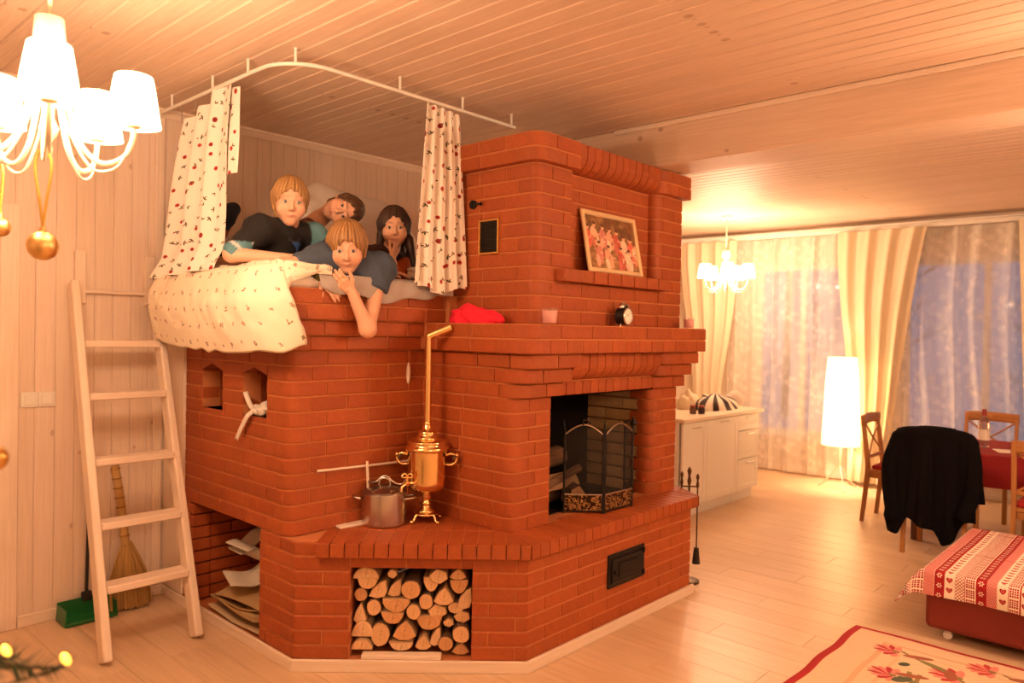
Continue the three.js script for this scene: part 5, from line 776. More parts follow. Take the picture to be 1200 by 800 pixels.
// ------------------------------------------------------------ ottoman, its cover, the rug
{
  const x0 = 1.665, x1 = 2.86, z0 = 1.115, z1 = 2.05;
  const ox0 = 1.815, oz0 = 1.215; const W = 1.15, D = .85, t = thing('ottoman', 'low dark red upholstered ottoman on castors under a patterned throw', 'ottoman', [ox0 + W / 2, 0, oz0 + D / 2]);
  part('cushion_body', moved(new RoundedBoxGeometry(W, .31, D, 4, .03), 0, .21, 0), std(lin(.18, .020, .010), .85), t);
  for (const a of [-1, 1]) for (const b of [-1, 1]) { const c = part('castor', moved(new THREE.CylinderGeometry(.022, .022, .02, 16), a * (W / 2 - .06), .024, b * (D / 2 - .10), 0, 0, Math.PI / 2), std(lin(.75, .70, .66), .3), t); part('fork', cboxAt(.03, .03, .03, a * (W / 2 - .06), .048, b * (D / 2 - .10), .003), steel, c); }
  const throwTex = canvasTex(1024, 1024, (c, S) => {
    const R = rng(40), red = '#9c0f1a', cream = '#efe2d0'; c.fillStyle = cream; c.fillRect(0, 0, S, S);
    const heart = (x, y, s, col) => { c.fillStyle = col; c.beginPath(); c.moveTo(x, y + s * .9); c.bezierCurveTo(x - s * 1.3, y, x - s * .9, y - s, x, y - s * .35); c.bezierCurveTo(x + s * .9, y - s, x + s * 1.3, y, x, y + s * .9); c.fill(); };
    let x = 0, k = 0; const bands = ['hearts', 'lattice', 'squares', 'pink', 'red', 'hearts', 'lattice', 'squares', 'red', 'pink', 'hearts', 'squares'];
    while (x < S) { const w = S / 12, b = bands[k % 12];
      if (b === 'red') { c.fillStyle = red; c.fillRect(x, 0, w, S); for (let y = 20; y < S; y += 90) { c.fillStyle = cream; for (let i = 0; i < 6; i++) { c.beginPath(); c.ellipse(x + w / 2 + Math.cos(i * 1.05) * 16, y + Math.sin(i * 1.05) * 16, 9, 5, i * 1.05, 0, 6.3); c.fill(); } } }
      else if (b === 'pink') { c.fillStyle = '#d98f8a'; c.fillRect(x, 0, w, S); c.fillStyle = red; for (let y = 0; y < S; y += 16) for (let i = 0; i < 5; i++) c.fillRect(x + 6 + i * 16 + (y / 16 % 2) * 8, y, 7, 7); }
      else if (b === 'lattice') { c.strokeStyle = red; c.lineWidth = 5; for (let y = -90; y < S; y += 30) { c.beginPath(); c.moveTo(x, y); c.lineTo(x + w, y + w); c.moveTo(x + w, y); c.lineTo(x, y + w); c.stroke(); } }
      else if (b === 'hearts') for (let y = 45; y < S; y += 90) { heart(x + w / 2, y, 32, red); heart(x + w / 2, y, 18, '#c4675f'); heart(x + w / 2, y, 8, red); }
      else for (let y = 6; y < S; y += 90) { c.fillStyle = red; c.fillRect(x + 8, y, w - 16, 74); c.strokeStyle = cream; c.lineWidth = 5; for (let i = 1; i < 4; i++) { c.beginPath(); c.moveTo(x + 8 + i * (w - 16) / 4, y); c.lineTo(x + 8 + i * (w - 16) / 4, y + 74); c.moveTo(x + 8, y + i * 18); c.lineTo(x + w - 8, y + i * 18); c.stroke(); } }
      c.fillStyle = k % 2 ? red : cream; c.fillRect(x - 2, 0, 4, S); x += w; k++; }
    c.fillStyle = red; c.fillRect(0, 0, S, 12); c.fillRect(0, 0, 12, S); });
  const hx = W / 2 + .012, hz = D / 2 + .012, n = 60; // throw: flat top, sides hang with longer corners
  const g = sheet(n, n, (u, v) => {
    const drop = .13, fx = (u * (2 * hx + 2 * drop)) - hx - drop, fz = (v * (2 * hz + 2 * drop)) - hz - drop; const ex = Math.max(0, Math.abs(fx) - hx), ez = Math.max(0, Math.abs(fz) - hz), e = Math.max(ex, ez), both = Math.min(ex, ez);
    const sx = Math.sign(fx), sz = Math.sign(fz), wave = .010 * Math.sin(fx * 17 + fz * 13) * Math.min(1, e / drop);
    return V(sx * (Math.min(Math.abs(fx), hx) + (ex > 0 ? .012 * Math.min(1, ex / .02) + both * .75 + wave : 0)), .372 - Math.max(0, Math.hypot(ex, ez) - .0) * (both > 0 ? .98 : 1) + .003 * Math.sin(fx * 9) * Math.sin(fz * 7), sz * (Math.min(Math.abs(fz), hz) + (ez > 0 ? .012 * Math.min(1, ez / .02) + both * .75 + wave : 0))); });
  { const uv = g.attributes.uv; for (let i = 0; i < uv.count; i++) uv.setXY(i, uv.getY(i) * 2.0, uv.getX(i) * 2.4); }
  const th = single('throw_blanket', 'red and cream throw with hearts spread over the ottoman', 'throw', thick(g, .005), std(0xffffff, .9, { map: throwTex })); th.position.set(ox0 + W / 2, 0, oz0 + D / 2);
  const rugTex = canvasTex(1024, 1024, (c, S) => { c.fillStyle = '#dfc9a9'; c.fillRect(0, 0, S, S); const R = rng(71); for (let i = 0; i < 2600; i++) { c.fillStyle = `rgba(${170 + R() * 60},${140 + R() * 60},${100 + R() * 60},.18)`; c.fillRect(R() * S, R() * S, 3, 14); }
    c.strokeStyle = '#a81e26'; c.lineWidth = 34; c.strokeRect(0, 0, S, S); c.strokeStyle = '#d3b08c'; c.lineWidth = 12; c.strokeRect(90, 90, S - 180, S - 180); c.strokeStyle = '#d9bb98'; c.lineWidth = 8; c.strokeRect(130, 130, S - 260, S - 260);
    const flower = (x, y, s, col) => { for (let i = 0; i < 9; i++) { const a = Math.PI + i / 8 * Math.PI; c.save(); c.translate(x, y); c.rotate(a); c.fillStyle = i % 2 ? col : '#d98a80'; c.beginPath(); c.ellipse(s * .55, 0, s * .55, s * .17, 0, 0, 6.3); c.fill(); c.restore(); } c.fillStyle = '#8a7a4a'; c.beginPath(); c.arc(x, y, s * .18, 0, 6.3); c.fill(); };
    const vine = (x, y, dx, dy) => { c.strokeStyle = '#8d7b4c'; c.lineWidth = 9; c.beginPath(); c.moveTo(x, y); c.bezierCurveTo(x + dx * .3, y + dy * .1, x + dx * .5, y + dy * .9, x + dx, y + dy); c.stroke(); for (let i = 1; i < 4; i++) { c.fillStyle = ['#7d7a4e', '#9a5a44'][i % 2]; c.beginPath(); c.ellipse(x + dx * i / 4 + 14, y + dy * i / 4, 34, 12, i, 0, 6.3); c.fill(); } };
    vine(820, 60 + 160, -200, 240); vine(760, 190, -420, 60); vine(300, 260, 120, 420); vine(700, 480, -100, 380); flower(880, 120, 44, '#b0303a'); flower(820, 250, 52, '#b4303a'); flower(930, 300, 46, '#bb4444'); flower(700, 150, 46, '#b0303a'); flower(880, 430, 54, '#b4303a'); flower(720, 330, 56, '#b0303a'); flower(560, 180, 60, '#b4303a'); vine(900, 130, -120, 140); vine(930, 320, -60, 160); vine(760, 170, -160, 40); c.fillStyle = '#3e4a3a'; c.beginPath(); c.ellipse(800, 150, 18, 9, .3, 0, 6.3); c.fill(); flower(340, 220, 80, '#c04a4a'); flower(640, 470, 110, '#b0303a'); flower(250, 520, 100, '#bb4444'); flower(800, 640, 90, '#b0303a'); flower(500, 760, 110, '#b4383c'); flower(220, 820, 90, '#b0303a'); for (const [x, y] of [[690, 170], [450, 200], [820, 420], [420, 560], [700, 800]]) { c.fillStyle = '#4f5a46'; c.beginPath(); c.ellipse(x, y, 30, 13, .4, 0, 6.3); c.fill(); } });
  const rx0 = .05, rx1 = 1.70, rz0 = .905, rz1 = 3.2; const rg = sheet(50, 50, (u, v) => V(lerp(rx0, rx1, u) + .004 * Math.sin(v * 30), .009 + .0015 * Math.sin(u * 22) * Math.sin(v * 27), lerp(rz1, rz0, v) + .004 * Math.sin(u * 26)));
  single('rug', 'cream floral rug with a red border on the wooden floor', 'rug', thick(rg, .007), std(0xffffff, .95, { map: rugTex }));
}
// ------------------------------------------------------------ christmas tree at the edge of the room
{
  const tip = atDepth(24, 772, 1.25), side = V(-RIGHT.x, 0, -RIGHT.z).normalize(), c = tip.clone().addScaledVector(side, .52), t = thing('christmas_tree', 'dark green christmas tree with small glowing lights', 'tree', [c.x, 0, c.z]);
  const R = rng(77), needle = std(lin(.025, .05, .02), .8), bark = std(lin(.10, .06, .035), .9), H = 1.95;
  part('trunk', bar(V(0, 0, 0), V(0, H, 0), .03, .008, 8), bark, t); part('stand', lathe([[.001, .06], [.03, .06], [.16, .0], [.001, .0]].reverse(), 20), bark, t);
  const tips = []; const boughs = [];
  for (let i = 0; i < 130; i++) { const y = .22 + (H - .3) * (i / 130), a = i * 2.399, L = .52 * (1 - y / H * .82) * (.85 + .3 * R()); boughs.push([y, a, L]); }
  const ang = Math.atan2(-side.z, -side.x); boughs.push([tip.y - .02, ang, .53], [tip.y - .14, ang + .14, .60], [tip.y - .07, ang - .2, .54], [tip.y + .08, ang + .05, .44]); const bp = atDepth(-8, 537, 1.35), bv = bp.clone().sub(c); boughs.push([bp.y + .085, Math.atan2(bv.z, bv.x), Math.hypot(bv.x, bv.z) - .07]);
  const nd = [], tw = [];
  for (const [y, a, L] of boughs) { const d = V(Math.cos(a), -.06, Math.sin(a)), p0 = V(0, y + .04, 0), p1 = p0.clone().addScaledVector(d, L); tw.push(bar(p0, p1, .006, .002, 5)); tips.push(p1); const n = Math.round(L * 260), sub = L > .12 ? [1, -1].flatMap((sg) => [.45, .7].map((f) => [p0.clone().lerp(p1, f), d.clone().applyAxisAngle(V(0, 1, 0), sg * .75), L * .42 * (1.1 - f)])) : []; for (const [q0, e0, l0] of sub) { const q1 = q0.clone().addScaledVector(e0, l0); tw.push(bar(q0, q1, .003, .0015, 4)); const m = Math.round(l0 * 260); for (let k = 0; k < m; k++) { const q = q0.clone().lerp(q1, k / m), th = R() * 6.28, w = V(-e0.z, 0, e0.x).multiplyScalar(Math.cos(th)).add(V(0, Math.sin(th), 0)).addScaledVector(e0, .8).normalize(), e = q.clone().addScaledVector(w, .028 + R() * .02), s = V(-w.z, w.x * .3, w.x).normalize().multiplyScalar(.0022), A = q.clone().add(s), B = q.clone().sub(s), up = V(q.x, q.y + .002, q.z); for (const v of [A, B, e, B, up, e, up, A, e]) nd.push(v.x, v.y, v.z); } } for (let k = 0; k < n; k++) { const f = .2 + .8 * k / n, q = p0.clone().lerp(p1, f), th = R() * 6.28, w = V(-d.z, 0, d.x).multiplyScalar(Math.cos(th)).add(V(0, Math.sin(th), 0)).addScaledVector(d, .8).normalize(), l = .032 + R() * .022; const e = q.clone().addScaledVector(w, l), s = V(-w.z, w.x * .3, w.x).normalize().multiplyScalar(.0022), A = q.clone().add(s), B = q.clone().sub(s), up = V(q.x, q.y + .002, q.z); for (const v of [A, B, e, B, up, e, up, A, e]) nd.push(v.x, v.y, v.z); } }
  part('boughs', plain(tw), bark, t); const nm = part('needles', new THREE.BufferGeometry().setAttribute('position', new THREE.Float32BufferAttribute(nd, 3)), needle, t); nm.geometry.computeVertexNormals(); nm.userData.kind = 'stuff';
  const glow = std(lin(1, .6, .1), .5, { emissive: lin(1, .52, .06), emissiveIntensity: 5 }), wire = std(lin(.01, .02, .01), .8);
  const lamp = (p) => { const b = new THREE.SphereGeometry(1, 10, 8); b.scale(.006, .011, .006); part('light_bulb', moved(b, p.x, p.y, p.z, 0, 0, .5), glow, t); const l = new THREE.PointLight(lin(1, .6, .15), .012); l.name = 'tree_light'; l.position.copy(p).add(V(0, .016, 0)); l.castShadow = true; l.shadow.radius = .3; t.add(l); };
  const p1 = atDepth(77, 772, 1.2).sub(c.clone().setY(0)), p2 = atDepth(7, 762, 1.22).sub(c.clone().setY(0));
  lamp(p1); lamp(p2); for (let i = 4; i < 120; i += 16) lamp(tips[i].clone().multiplyScalar(.9).setY(tips[i].y + .02));
  part('light_string', plain([tube([V(.02, 1.0, .02), p2.clone().add(V(0, -.01, 0)), p2.clone().lerp(p1, .5).add(V(0, -.035, 0)), p1.clone().add(V(0, -.01, 0)), p1.clone().lerp(V(0, .8, 0), .5)], .0018, 40, 5)]), wire, t);
  const b = atDepth(-8, 537, 1.35), g = thing('tree_bauble', 'gold bauble on the christmas tree branch', 'bauble', [b.x, b.y, b.z]); part('ball', new THREE.SphereGeometry(.024, 24, 16), std(lin(.75, .44, .12), .3, { metalness: 1 }), g); part('cap', moved(new THREE.CylinderGeometry(.005, .006, .01, 10), 0, .027, 0), goldMat, g); { const e = c.clone().sub(b).setY(0).normalize().multiplyScalar(.075); part('thread', bar(V(0, .03, 0), V(e.x, .095, e.z), .001), goldMat, g); }
}

// ------------------------------------------------------------ the four children on the bed
const smin = (a, b, k) => { const h = Math.max(k - Math.abs(a - b), 0) / k; return Math.min(a, b) - h * h * k * .25; };
function capsule(a, b, ra, rb) { const bx = b.x - a.x, by = b.y - a.y, bz = b.z - a.z, L = bx * bx + by * by + bz * bz || 1e-9; return (x, y, z) => { const px = x - a.x, py = y - a.y, pz = z - a.z, t = clamp((px * bx + py * by + pz * bz) / L, 0, 1); const dx = px - bx * t, dy = py - by * t, dz = pz - bz * t; return Math.sqrt(dx * dx + dy * dy + dz * dz) - (ra + (rb - ra) * t); }; }
function ellipsoid(c, r) { return (x, y, z) => { const a = (x - c[0]) / r[0], b = (y - c[1]) / r[1], d = (z - c[2]) / r[2], k = Math.sqrt(a * a + b * b + d * d), g = Math.sqrt((a / r[0]) ** 2 + (b / r[1]) ** 2 + (d / r[2]) ** 2); return k < 1e-6 ? -Math.min(...r) : k * (k - 1) / g; }; }
const unionOf = (list, k) => (x, y, z) => { let d = 1e3; for (const f of list) d = smin(d, f(x, y, z), k); return d; };
// surface nets
function netMesh(f, lo, hi, cell, colorAt) {
  const nx = Math.ceil((hi.x - lo.x) / cell) + 1, ny = Math.ceil((hi.y - lo.y) / cell) + 1, nz = Math.ceil((hi.z - lo.z) / cell) + 1, S = new Float32Array(nx * ny * nz);
  const B = 6, far = cell * B * 1.6;
  for (let K = 0; K < nz; K += B) for (let J = 0; J < ny; J += B) for (let I = 0; I < nx; I += B) {   // far blocks need one sample only
    const c = f(lo.x + (I + B / 2) * cell, lo.y + (J + B / 2) * cell, lo.z + (K + B / 2) * cell), skip = Math.abs(c) > far;
    for (let k = K; k < Math.min(nz, K + B); k++) for (let j = J; j < Math.min(ny, J + B); j++) for (let i = I; i < Math.min(nx, I + B); i++) S[(k * ny + j) * nx + i] = skip ? c : f(lo.x + i * cell, lo.y + j * cell, lo.z + k * cell);
  }
  const id = new Int32Array(nx * ny * nz).fill(-1), pos = [], idx = [], off = [0, 1, nx, nx + 1, nx * ny, nx * ny + 1, nx * ny + nx, nx * ny + nx + 1];
  const edges = [[0, 1], [0, 2], [0, 4], [1, 3], [1, 5], [2, 3], [2, 6], [3, 7], [4, 5], [4, 6], [5, 7], [6, 7]];
  for (let k = 0; k < nz - 1; k++) for (let j = 0; j < ny - 1; j++) for (let i = 0; i < nx - 1; i++) {
    const b = (k * ny + j) * nx + i; let m = 0; for (let c = 0; c < 8; c++) if (S[b + off[c]] < 0) m |= 1 << c; if (m === 0 || m === 255) continue;
    let x = 0, y = 0, z = 0, n = 0; for (const [p, q] of edges) { const a = S[b + off[p]], c = S[b + off[q]]; if ((a < 0) === (c < 0)) continue; const t = a / (a - c); x += (p & 1) + t * ((q & 1) - (p & 1)); y += ((p >> 1) & 1) + t * (((q >> 1) & 1) - ((p >> 1) & 1)); z += (p >> 2) + t * ((q >> 2) - (p >> 2)); n++; }
    id[b] = pos.length / 3; pos.push(lo.x + (i + x / n) * cell, lo.y + (j + y / n) * cell, lo.z + (k + z / n) * cell);
  }
  const quad = (a, b, c, d, flip) => { if (a < 0 || b < 0 || c < 0 || d < 0) return; flip ? idx.push(a, c, b, a, d, c) : idx.push(a, b, c, a, c, d); };
  for (let k = 1; k < nz - 1; k++) for (let j = 1; j < ny - 1; j++) for (let i = 1; i < nx - 1; i++) { const b = (k * ny + j) * nx + i, s = S[b] < 0; if (s !== S[b + 1] < 0) quad(id[b], id[b - nx], id[b - nx - nx * ny], id[b - nx * ny], s); if (s !== S[b + nx] < 0) quad(id[b], id[b - nx * ny], id[b - nx * ny - 1], id[b - 1], s); if (s !== S[b + nx * ny] < 0) quad(id[b], id[b - 1], id[b - 1 - nx], id[b - nx], s); }
  const g = new THREE.BufferGeometry(), n = pos.length / 3, nor = new Float32Array(n * 3), col = new Float32Array(n * 3), e = cell * .5;
  // make sure that faces look outwards
  { let v = 0; for (let i = 0; i < idx.length; i += 3) { const [a, b, c] = [idx[i] * 3, idx[i + 1] * 3, idx[i + 2] * 3]; v += pos[a] * (pos[b + 1] * pos[c + 2] - pos[b + 2] * pos[c + 1]) - pos[a + 1] * (pos[b] * pos[c + 2] - pos[b + 2] * pos[c]) + pos[a + 2] * (pos[b] * pos[c + 1] - pos[b + 1] * pos[c]); } if (v < 0) for (let i = 0; i < idx.length; i += 3) [idx[i + 1], idx[i + 2]] = [idx[i + 2], idx[i + 1]]; }
  for (let i = 0; i < n; i++) { const x = pos[i * 3], y = pos[i * 3 + 1], z = pos[i * 3 + 2], v = V(f(x + e, y, z) - f(x - e, y, z), f(x, y + e, z) - f(x, y - e, z), f(x, y, z + e) - f(x, y, z - e)).normalize(); nor.set([v.x, v.y, v.z], i * 3); const c = colorAt(x, y, z, v); col.set(c, i * 3); }
  g.setAttribute('position', new THREE.Float32BufferAttribute(pos, 3)); g.setAttribute('normal', new THREE.BufferAttribute(nor, 3)); g.setAttribute('color', new THREE.BufferAttribute(col, 3)); g.setIndex(idx); return g;
}
const SKIN = [.74, .42, .28], LIP = [.55, .20, .15];
const mixc = (a, b, t) => a.map((v, i) => lerp(v, b[i], t));
const headParts = (() => {
  const sk = unionOf([ellipsoid([0, .032, -.014], [.072, .085, .090]), ellipsoid([0, -.026, .019], [.063, .074, .068]), capsule(V(-.006, -.083, .052), V(.006, -.083, .052), .019, .019), ellipsoid([-.036, -.026, .060], [.027, .027, .020]), ellipsoid([.036, -.026, .060], [.027, .027, .020])], .03);
  const nose = unionOf([capsule(V(0, .016, .082), V(0, -.020, .1005), .0065, .0105), capsule(V(-.009, -.0235, .091), V(.009, -.0235, .091), .0072, .0072)], .008);
  const brow = unionOf([capsule(V(-.046, .032, .066), V(-.012, .028, .079), .0035, .0035), capsule(V(.046, .032, .066), V(.012, .028, .079), .0035, .0035)], .01);
  const eyes = unionOf([capsule(V(-.030, .008, .0715), V(-.030, .008, .0715), .0128, .0128), capsule(V(.030, .008, .0715), V(.030, .008, .0715), .0128, .0128)], .001);
  const sock = unionOf([ellipsoid([-.030, .009, .095], [.018, .010, .015]), ellipsoid([.030, .009, .095], [.018, .010, .015])], .001);
  const lips = unionOf([capsule(V(-.022, -.0520, .0765), V(0, -.0525, .0845), .003, .0048), capsule(V(.022, -.0520, .0765), V(0, -.0525, .0845), .003, .0048), capsule(V(-.014, -.0595, .0775), V(.014, -.0595, .0775), .0052, .0052)], .004);
  const ears = unionOf([ellipsoid([-.0745, -.004, -.008], [.009, .029, .018]), ellipsoid([.0745, -.004, -.008], [.009, .029, .018])], .004);
  return (x, y, z) => { let d = smin(sk(x, y, z), brow(x, y, z), .016); d = smin(d, nose(x, y, z), .012); const s = -sock(x, y, z); d = -smin(-d, -s, .010); d = Math.min(d, eyes(x, y, z)); d = smin(d, lips(x, y, z), .006); return smin(d, ears(x, y, z), .008); };
})();
function faceColor(x, y, z, o) {
  let c = SKIN.map((v, i) => v * (o.tone ?? [1, 1, 1])[i]);
  c = mixc(c, [c[0] * .98, c[1] * .78, c[2] * .72], .55 * Math.exp(-(((Math.abs(x) - .036) / .02) ** 2 + ((y + .03) / .018) ** 2)) * (z > .03 ? 1 : 0));
  if (z > .05) {
    const ax = Math.abs(x), ex = (ax - .030), mouth = smooth(1.25, .8, Math.hypot(x / .0265, (y + .0562) / .0085)); c = mixc(c, LIP, mouth * .6); if (Math.abs(y + .0562 - (ax * ax * 9)) < .0016 && ax < .02) c = mixc(c, [.30, .09, .06], .45);
    const el = Math.hypot(ex / .0135, (y - .0088) / .0066); if (el < 1.25) { c = mixc(c, [.22, .10, .07], smooth(1.25, 1.05, el) * .8); if (el < 1) { c = [.62, .52, .45]; const gx = ex - (o.gaze ?? 0) * Math.sign(x), ir = Math.hypot(gx, y - .009); if (ir < .0068) c = o.iris ?? [.06, .07, .08]; if (ir < .003) c = [.008, .006, .006]; } }
    const by = .0295 + .005 * (1 - ((ax - .034) / .024) ** 2); if (ax > .011 && ax < .049) c = mixc(c, o.browColor, smooth(.0042, .0022, Math.abs(y - by)) * .5);
  }
  return c;
}
function handBones(w, dir, palm, size = 1, curl = [.25, .3, .25], thumb = 1, spread = .06) {
  const d = dir.clone().normalize(), n = palm.clone().addScaledVector(d, -palm.dot(d)).normalize(), s = new THREE.Vector3().crossVectors(n, d), L = [], k = size;
  const len = [.064, .071, .066, .052], r = [.0082, .0084, .0080, .0070];
  for (let i = 0; i < 4; i++) {
    const o = (i - 1.5) * .0175 * k * thumb, kn = w.clone().addScaledVector(d, (.072 - Math.abs(i - 1.2) * .004) * k).addScaledVector(s, -o);
    L.push(capsule(w.clone().addScaledVector(d, .008).addScaledVector(s, -o * .65), kn, .0125 * k, .0105 * k));
    let p = kn, a = 0; const dd = d.clone().addScaledVector(s, -(i - 1.5) * spread * thumb).normalize(); [.45, .31, .24].forEach((f, j) => { a += curl[j] * (1 + i * .08); const v = dd.clone().multiplyScalar(Math.cos(a)).addScaledVector(n, Math.sin(a)), q = p.clone().addScaledVector(v, len[i] * f * k * 1.0); L.push(capsule(p, q, r[i] * k * (1 - j * .06), r[i] * k * (.94 - j * .07))); p = q; });
  }
  let p = w.clone().addScaledVector(d, .014 * k).addScaledVector(s, .018 * k * thumb); [[.038, .75, .011], [.026, .45, .0095], [.022, .30, .0085]].forEach(([l, a, rr]) => { const v = d.clone().multiplyScalar(Math.cos(a)).addScaledVector(s, Math.sin(a) * thumb).addScaledVector(n, .35).normalize(), q = p.clone().addScaledVector(v, l * k); L.push(capsule(p, q, rr * k, rr * .92 * k)); p = q; });
  return L;
}
const peopleMat = std(0xffffff, .55, { vertexColors: true }), hairMat = std(0xffffff, .5, { vertexColors: true }), clothMat = std(0xffffff, .9, { vertexColors: true });
const boxOf = (pts, m) => { const b = new THREE.Box3().setFromPoints(pts); b.expandByScalar(m); return b; };
function cleanMerge(list) { return mergeGeometries(list.map((g) => { const h = g.toNonIndexed(); return h; })); }
function makeChild(name, label, o) {
  const t = thing(name, label, 'person', [o.base.x, o.base.y, o.base.z], 'children lying on the stove bed'), back = M4(o.base).invert();
  const f = o.face.clone().normalize(), right = new THREE.Vector3().crossVectors(o.up, f).normalize(), up = new THREE.Vector3().crossVectors(f, right), hm = new THREE.Matrix4().makeBasis(right, up, f).scale(V(o.scale, o.scale, o.scale)).setPosition(o.head);
  const head = netMesh(headParts, V(-.095, -.125, -.12), V(.095, .13, .125), .0033, (x, y, z) => faceColor(x, y, z, o)); head.applyMatrix4(hm);
  const limbs = o.limbs, pts = limbs.flatMap(([a, b]) => [a, b]); const nk = V(0, -.055, -.02).applyMatrix4(hm); limbs.push([nk, o.neck, .043 * o.scale, .046 * o.scale]); pts.push(nk, o.neck);
  const bb = boxOf(pts, .12), skin = SKIN.map((v, i) => v * (o.tone ?? [1, 1, 1])[i]);
  const body = netMesh(unionOf(limbs.map((l) => capsule(...l)), .03), bb.min, bb.max, .0095, () => skin);
  const geos = [head, body];
  for (const h of o.hands ?? []) { const L = handBones(h.w, h.dir, h.palm, h.size ?? 1, h.curl, h.thumb ?? 1, h.spread), b = boxOf([h.w, h.w.clone().addScaledVector(h.dir.clone().normalize(), .16)], .09); L.push(capsule(h.w.clone().addScaledVector(h.dir.clone().normalize(), -.03), h.w.clone().addScaledVector(h.dir.clone().normalize(), .012), .022 * (h.size ?? 1), .021 * (h.size ?? 1))); geos.push(netMesh(unionOf(L, .007), b.min, b.max, .0038, () => skin.map((v, i) => v * [1, .97, .95][i]))); }
  part('body', cleanMerge(geos).applyMatrix4(back), peopleMat, t);
  const hair = netMesh(o.hair.f, V(-.14, o.hair.low ?? -.16, -.17), V(.14, .16, .14), .0036, (x, y, z) => { const a = Math.atan2(x, z + .02), s = .42 + .25 * Math.sin(a * 34 + 2.5 * Math.sin(y * 26)) + .9 * (vnoise(a * 22 + 60, y * 12 + 9, 5) - .5) + .5 * (vnoise(a * 70 + 300, y * 20 + 9, 6) - .5); return mixc(o.hair.dark, o.hair.light, clamp(s, 0, 1)); }); hair.applyMatrix4(hm);
  part('hair', hair.toNonIndexed().applyMatrix4(back), hairMat, t);
  for (const c of o.clothes) { const P = c.bones.flatMap(([a, b]) => [a, b]), b = boxOf(P, .2); let F = unionOf(c.bones.map((l) => capsule(...l)), c.k ?? .04); const base = F; F = (x, y, z) => base(x, y, z) + .003 * Math.sin(x * 60 + y * 45 + z * 30) * (c.wrinkle ?? 1); if (c.cut) { const G = F; F = (x, y, z) => Math.max(G(x, y, z), c.cut(x, y, z)); } part(c.name, netMesh(F, b.min, b.max, c.cell ?? .0095, c.color).toNonIndexed().applyMatrix4(back), clothMat, t).userData.label = c.label; }
  return t;
}
// hair that caps the head; a face-shaped hollow is carved out of its front
function hairShape({ fringe = .05, length = -.02, wide = 1, side = 0, full = .012, back = -.05, open = .062, lock = .024 }) {
  const cap = ellipsoid([0, .036, -.018], [(.076 + full) * wide, .088 + full, .094 + full]), falls = [capsule(V(-.066 * wide, .03, -.012), V(-.070 * wide, length, .0), lock, lock * .45), capsule(V(.066 * wide, .03, -.012), V(.070 * wide, length, .0), lock, lock * .45), capsule(V(-.035, 0, -.075), V(-.035, back, -.075), .04, .03), capsule(V(.035, 0, -.075), V(.035, back, -.075), .04, .03), capsule(V(0, 0, -.08), V(0, back, -.08), .04, .034)];
  const body = unionOf([cap, ...falls], .03), hole = ellipsoid([0, fringe - .105, .105], [open, .105, .092]), skullIn = ellipsoid([0, .028, -.014], [.066, .080, .084]);
  return (x, y, z) => { const a = Math.atan2(x, z + .02); let d = body(x, y, z) + .0015 * Math.sin(a * 34 + 2.5 * Math.sin(y * 26)) + .0010 * Math.sin(a * 71 + y * 50); const fy = y + side * x * .35 + .006 * Math.sin(x * 190) * (y > fringe - .04 ? 1 : 0); d = -smin(-d, hole(x, fy, z), .006); return Math.max(d, -skullIn(x, y, z)); };
}
const towardCam = (p, yaw = 0, pitch = 0) => { const d = C0.clone().sub(p).normalize(); d.applyAxisAngle(V(0, 1, 0), yaw); const r = new THREE.Vector3().crossVectors(V(0, 1, 0), d).normalize(); d.applyAxisAngle(r, pitch); return d; };
const cloth = (r, g, b) => () => [r, g, b];
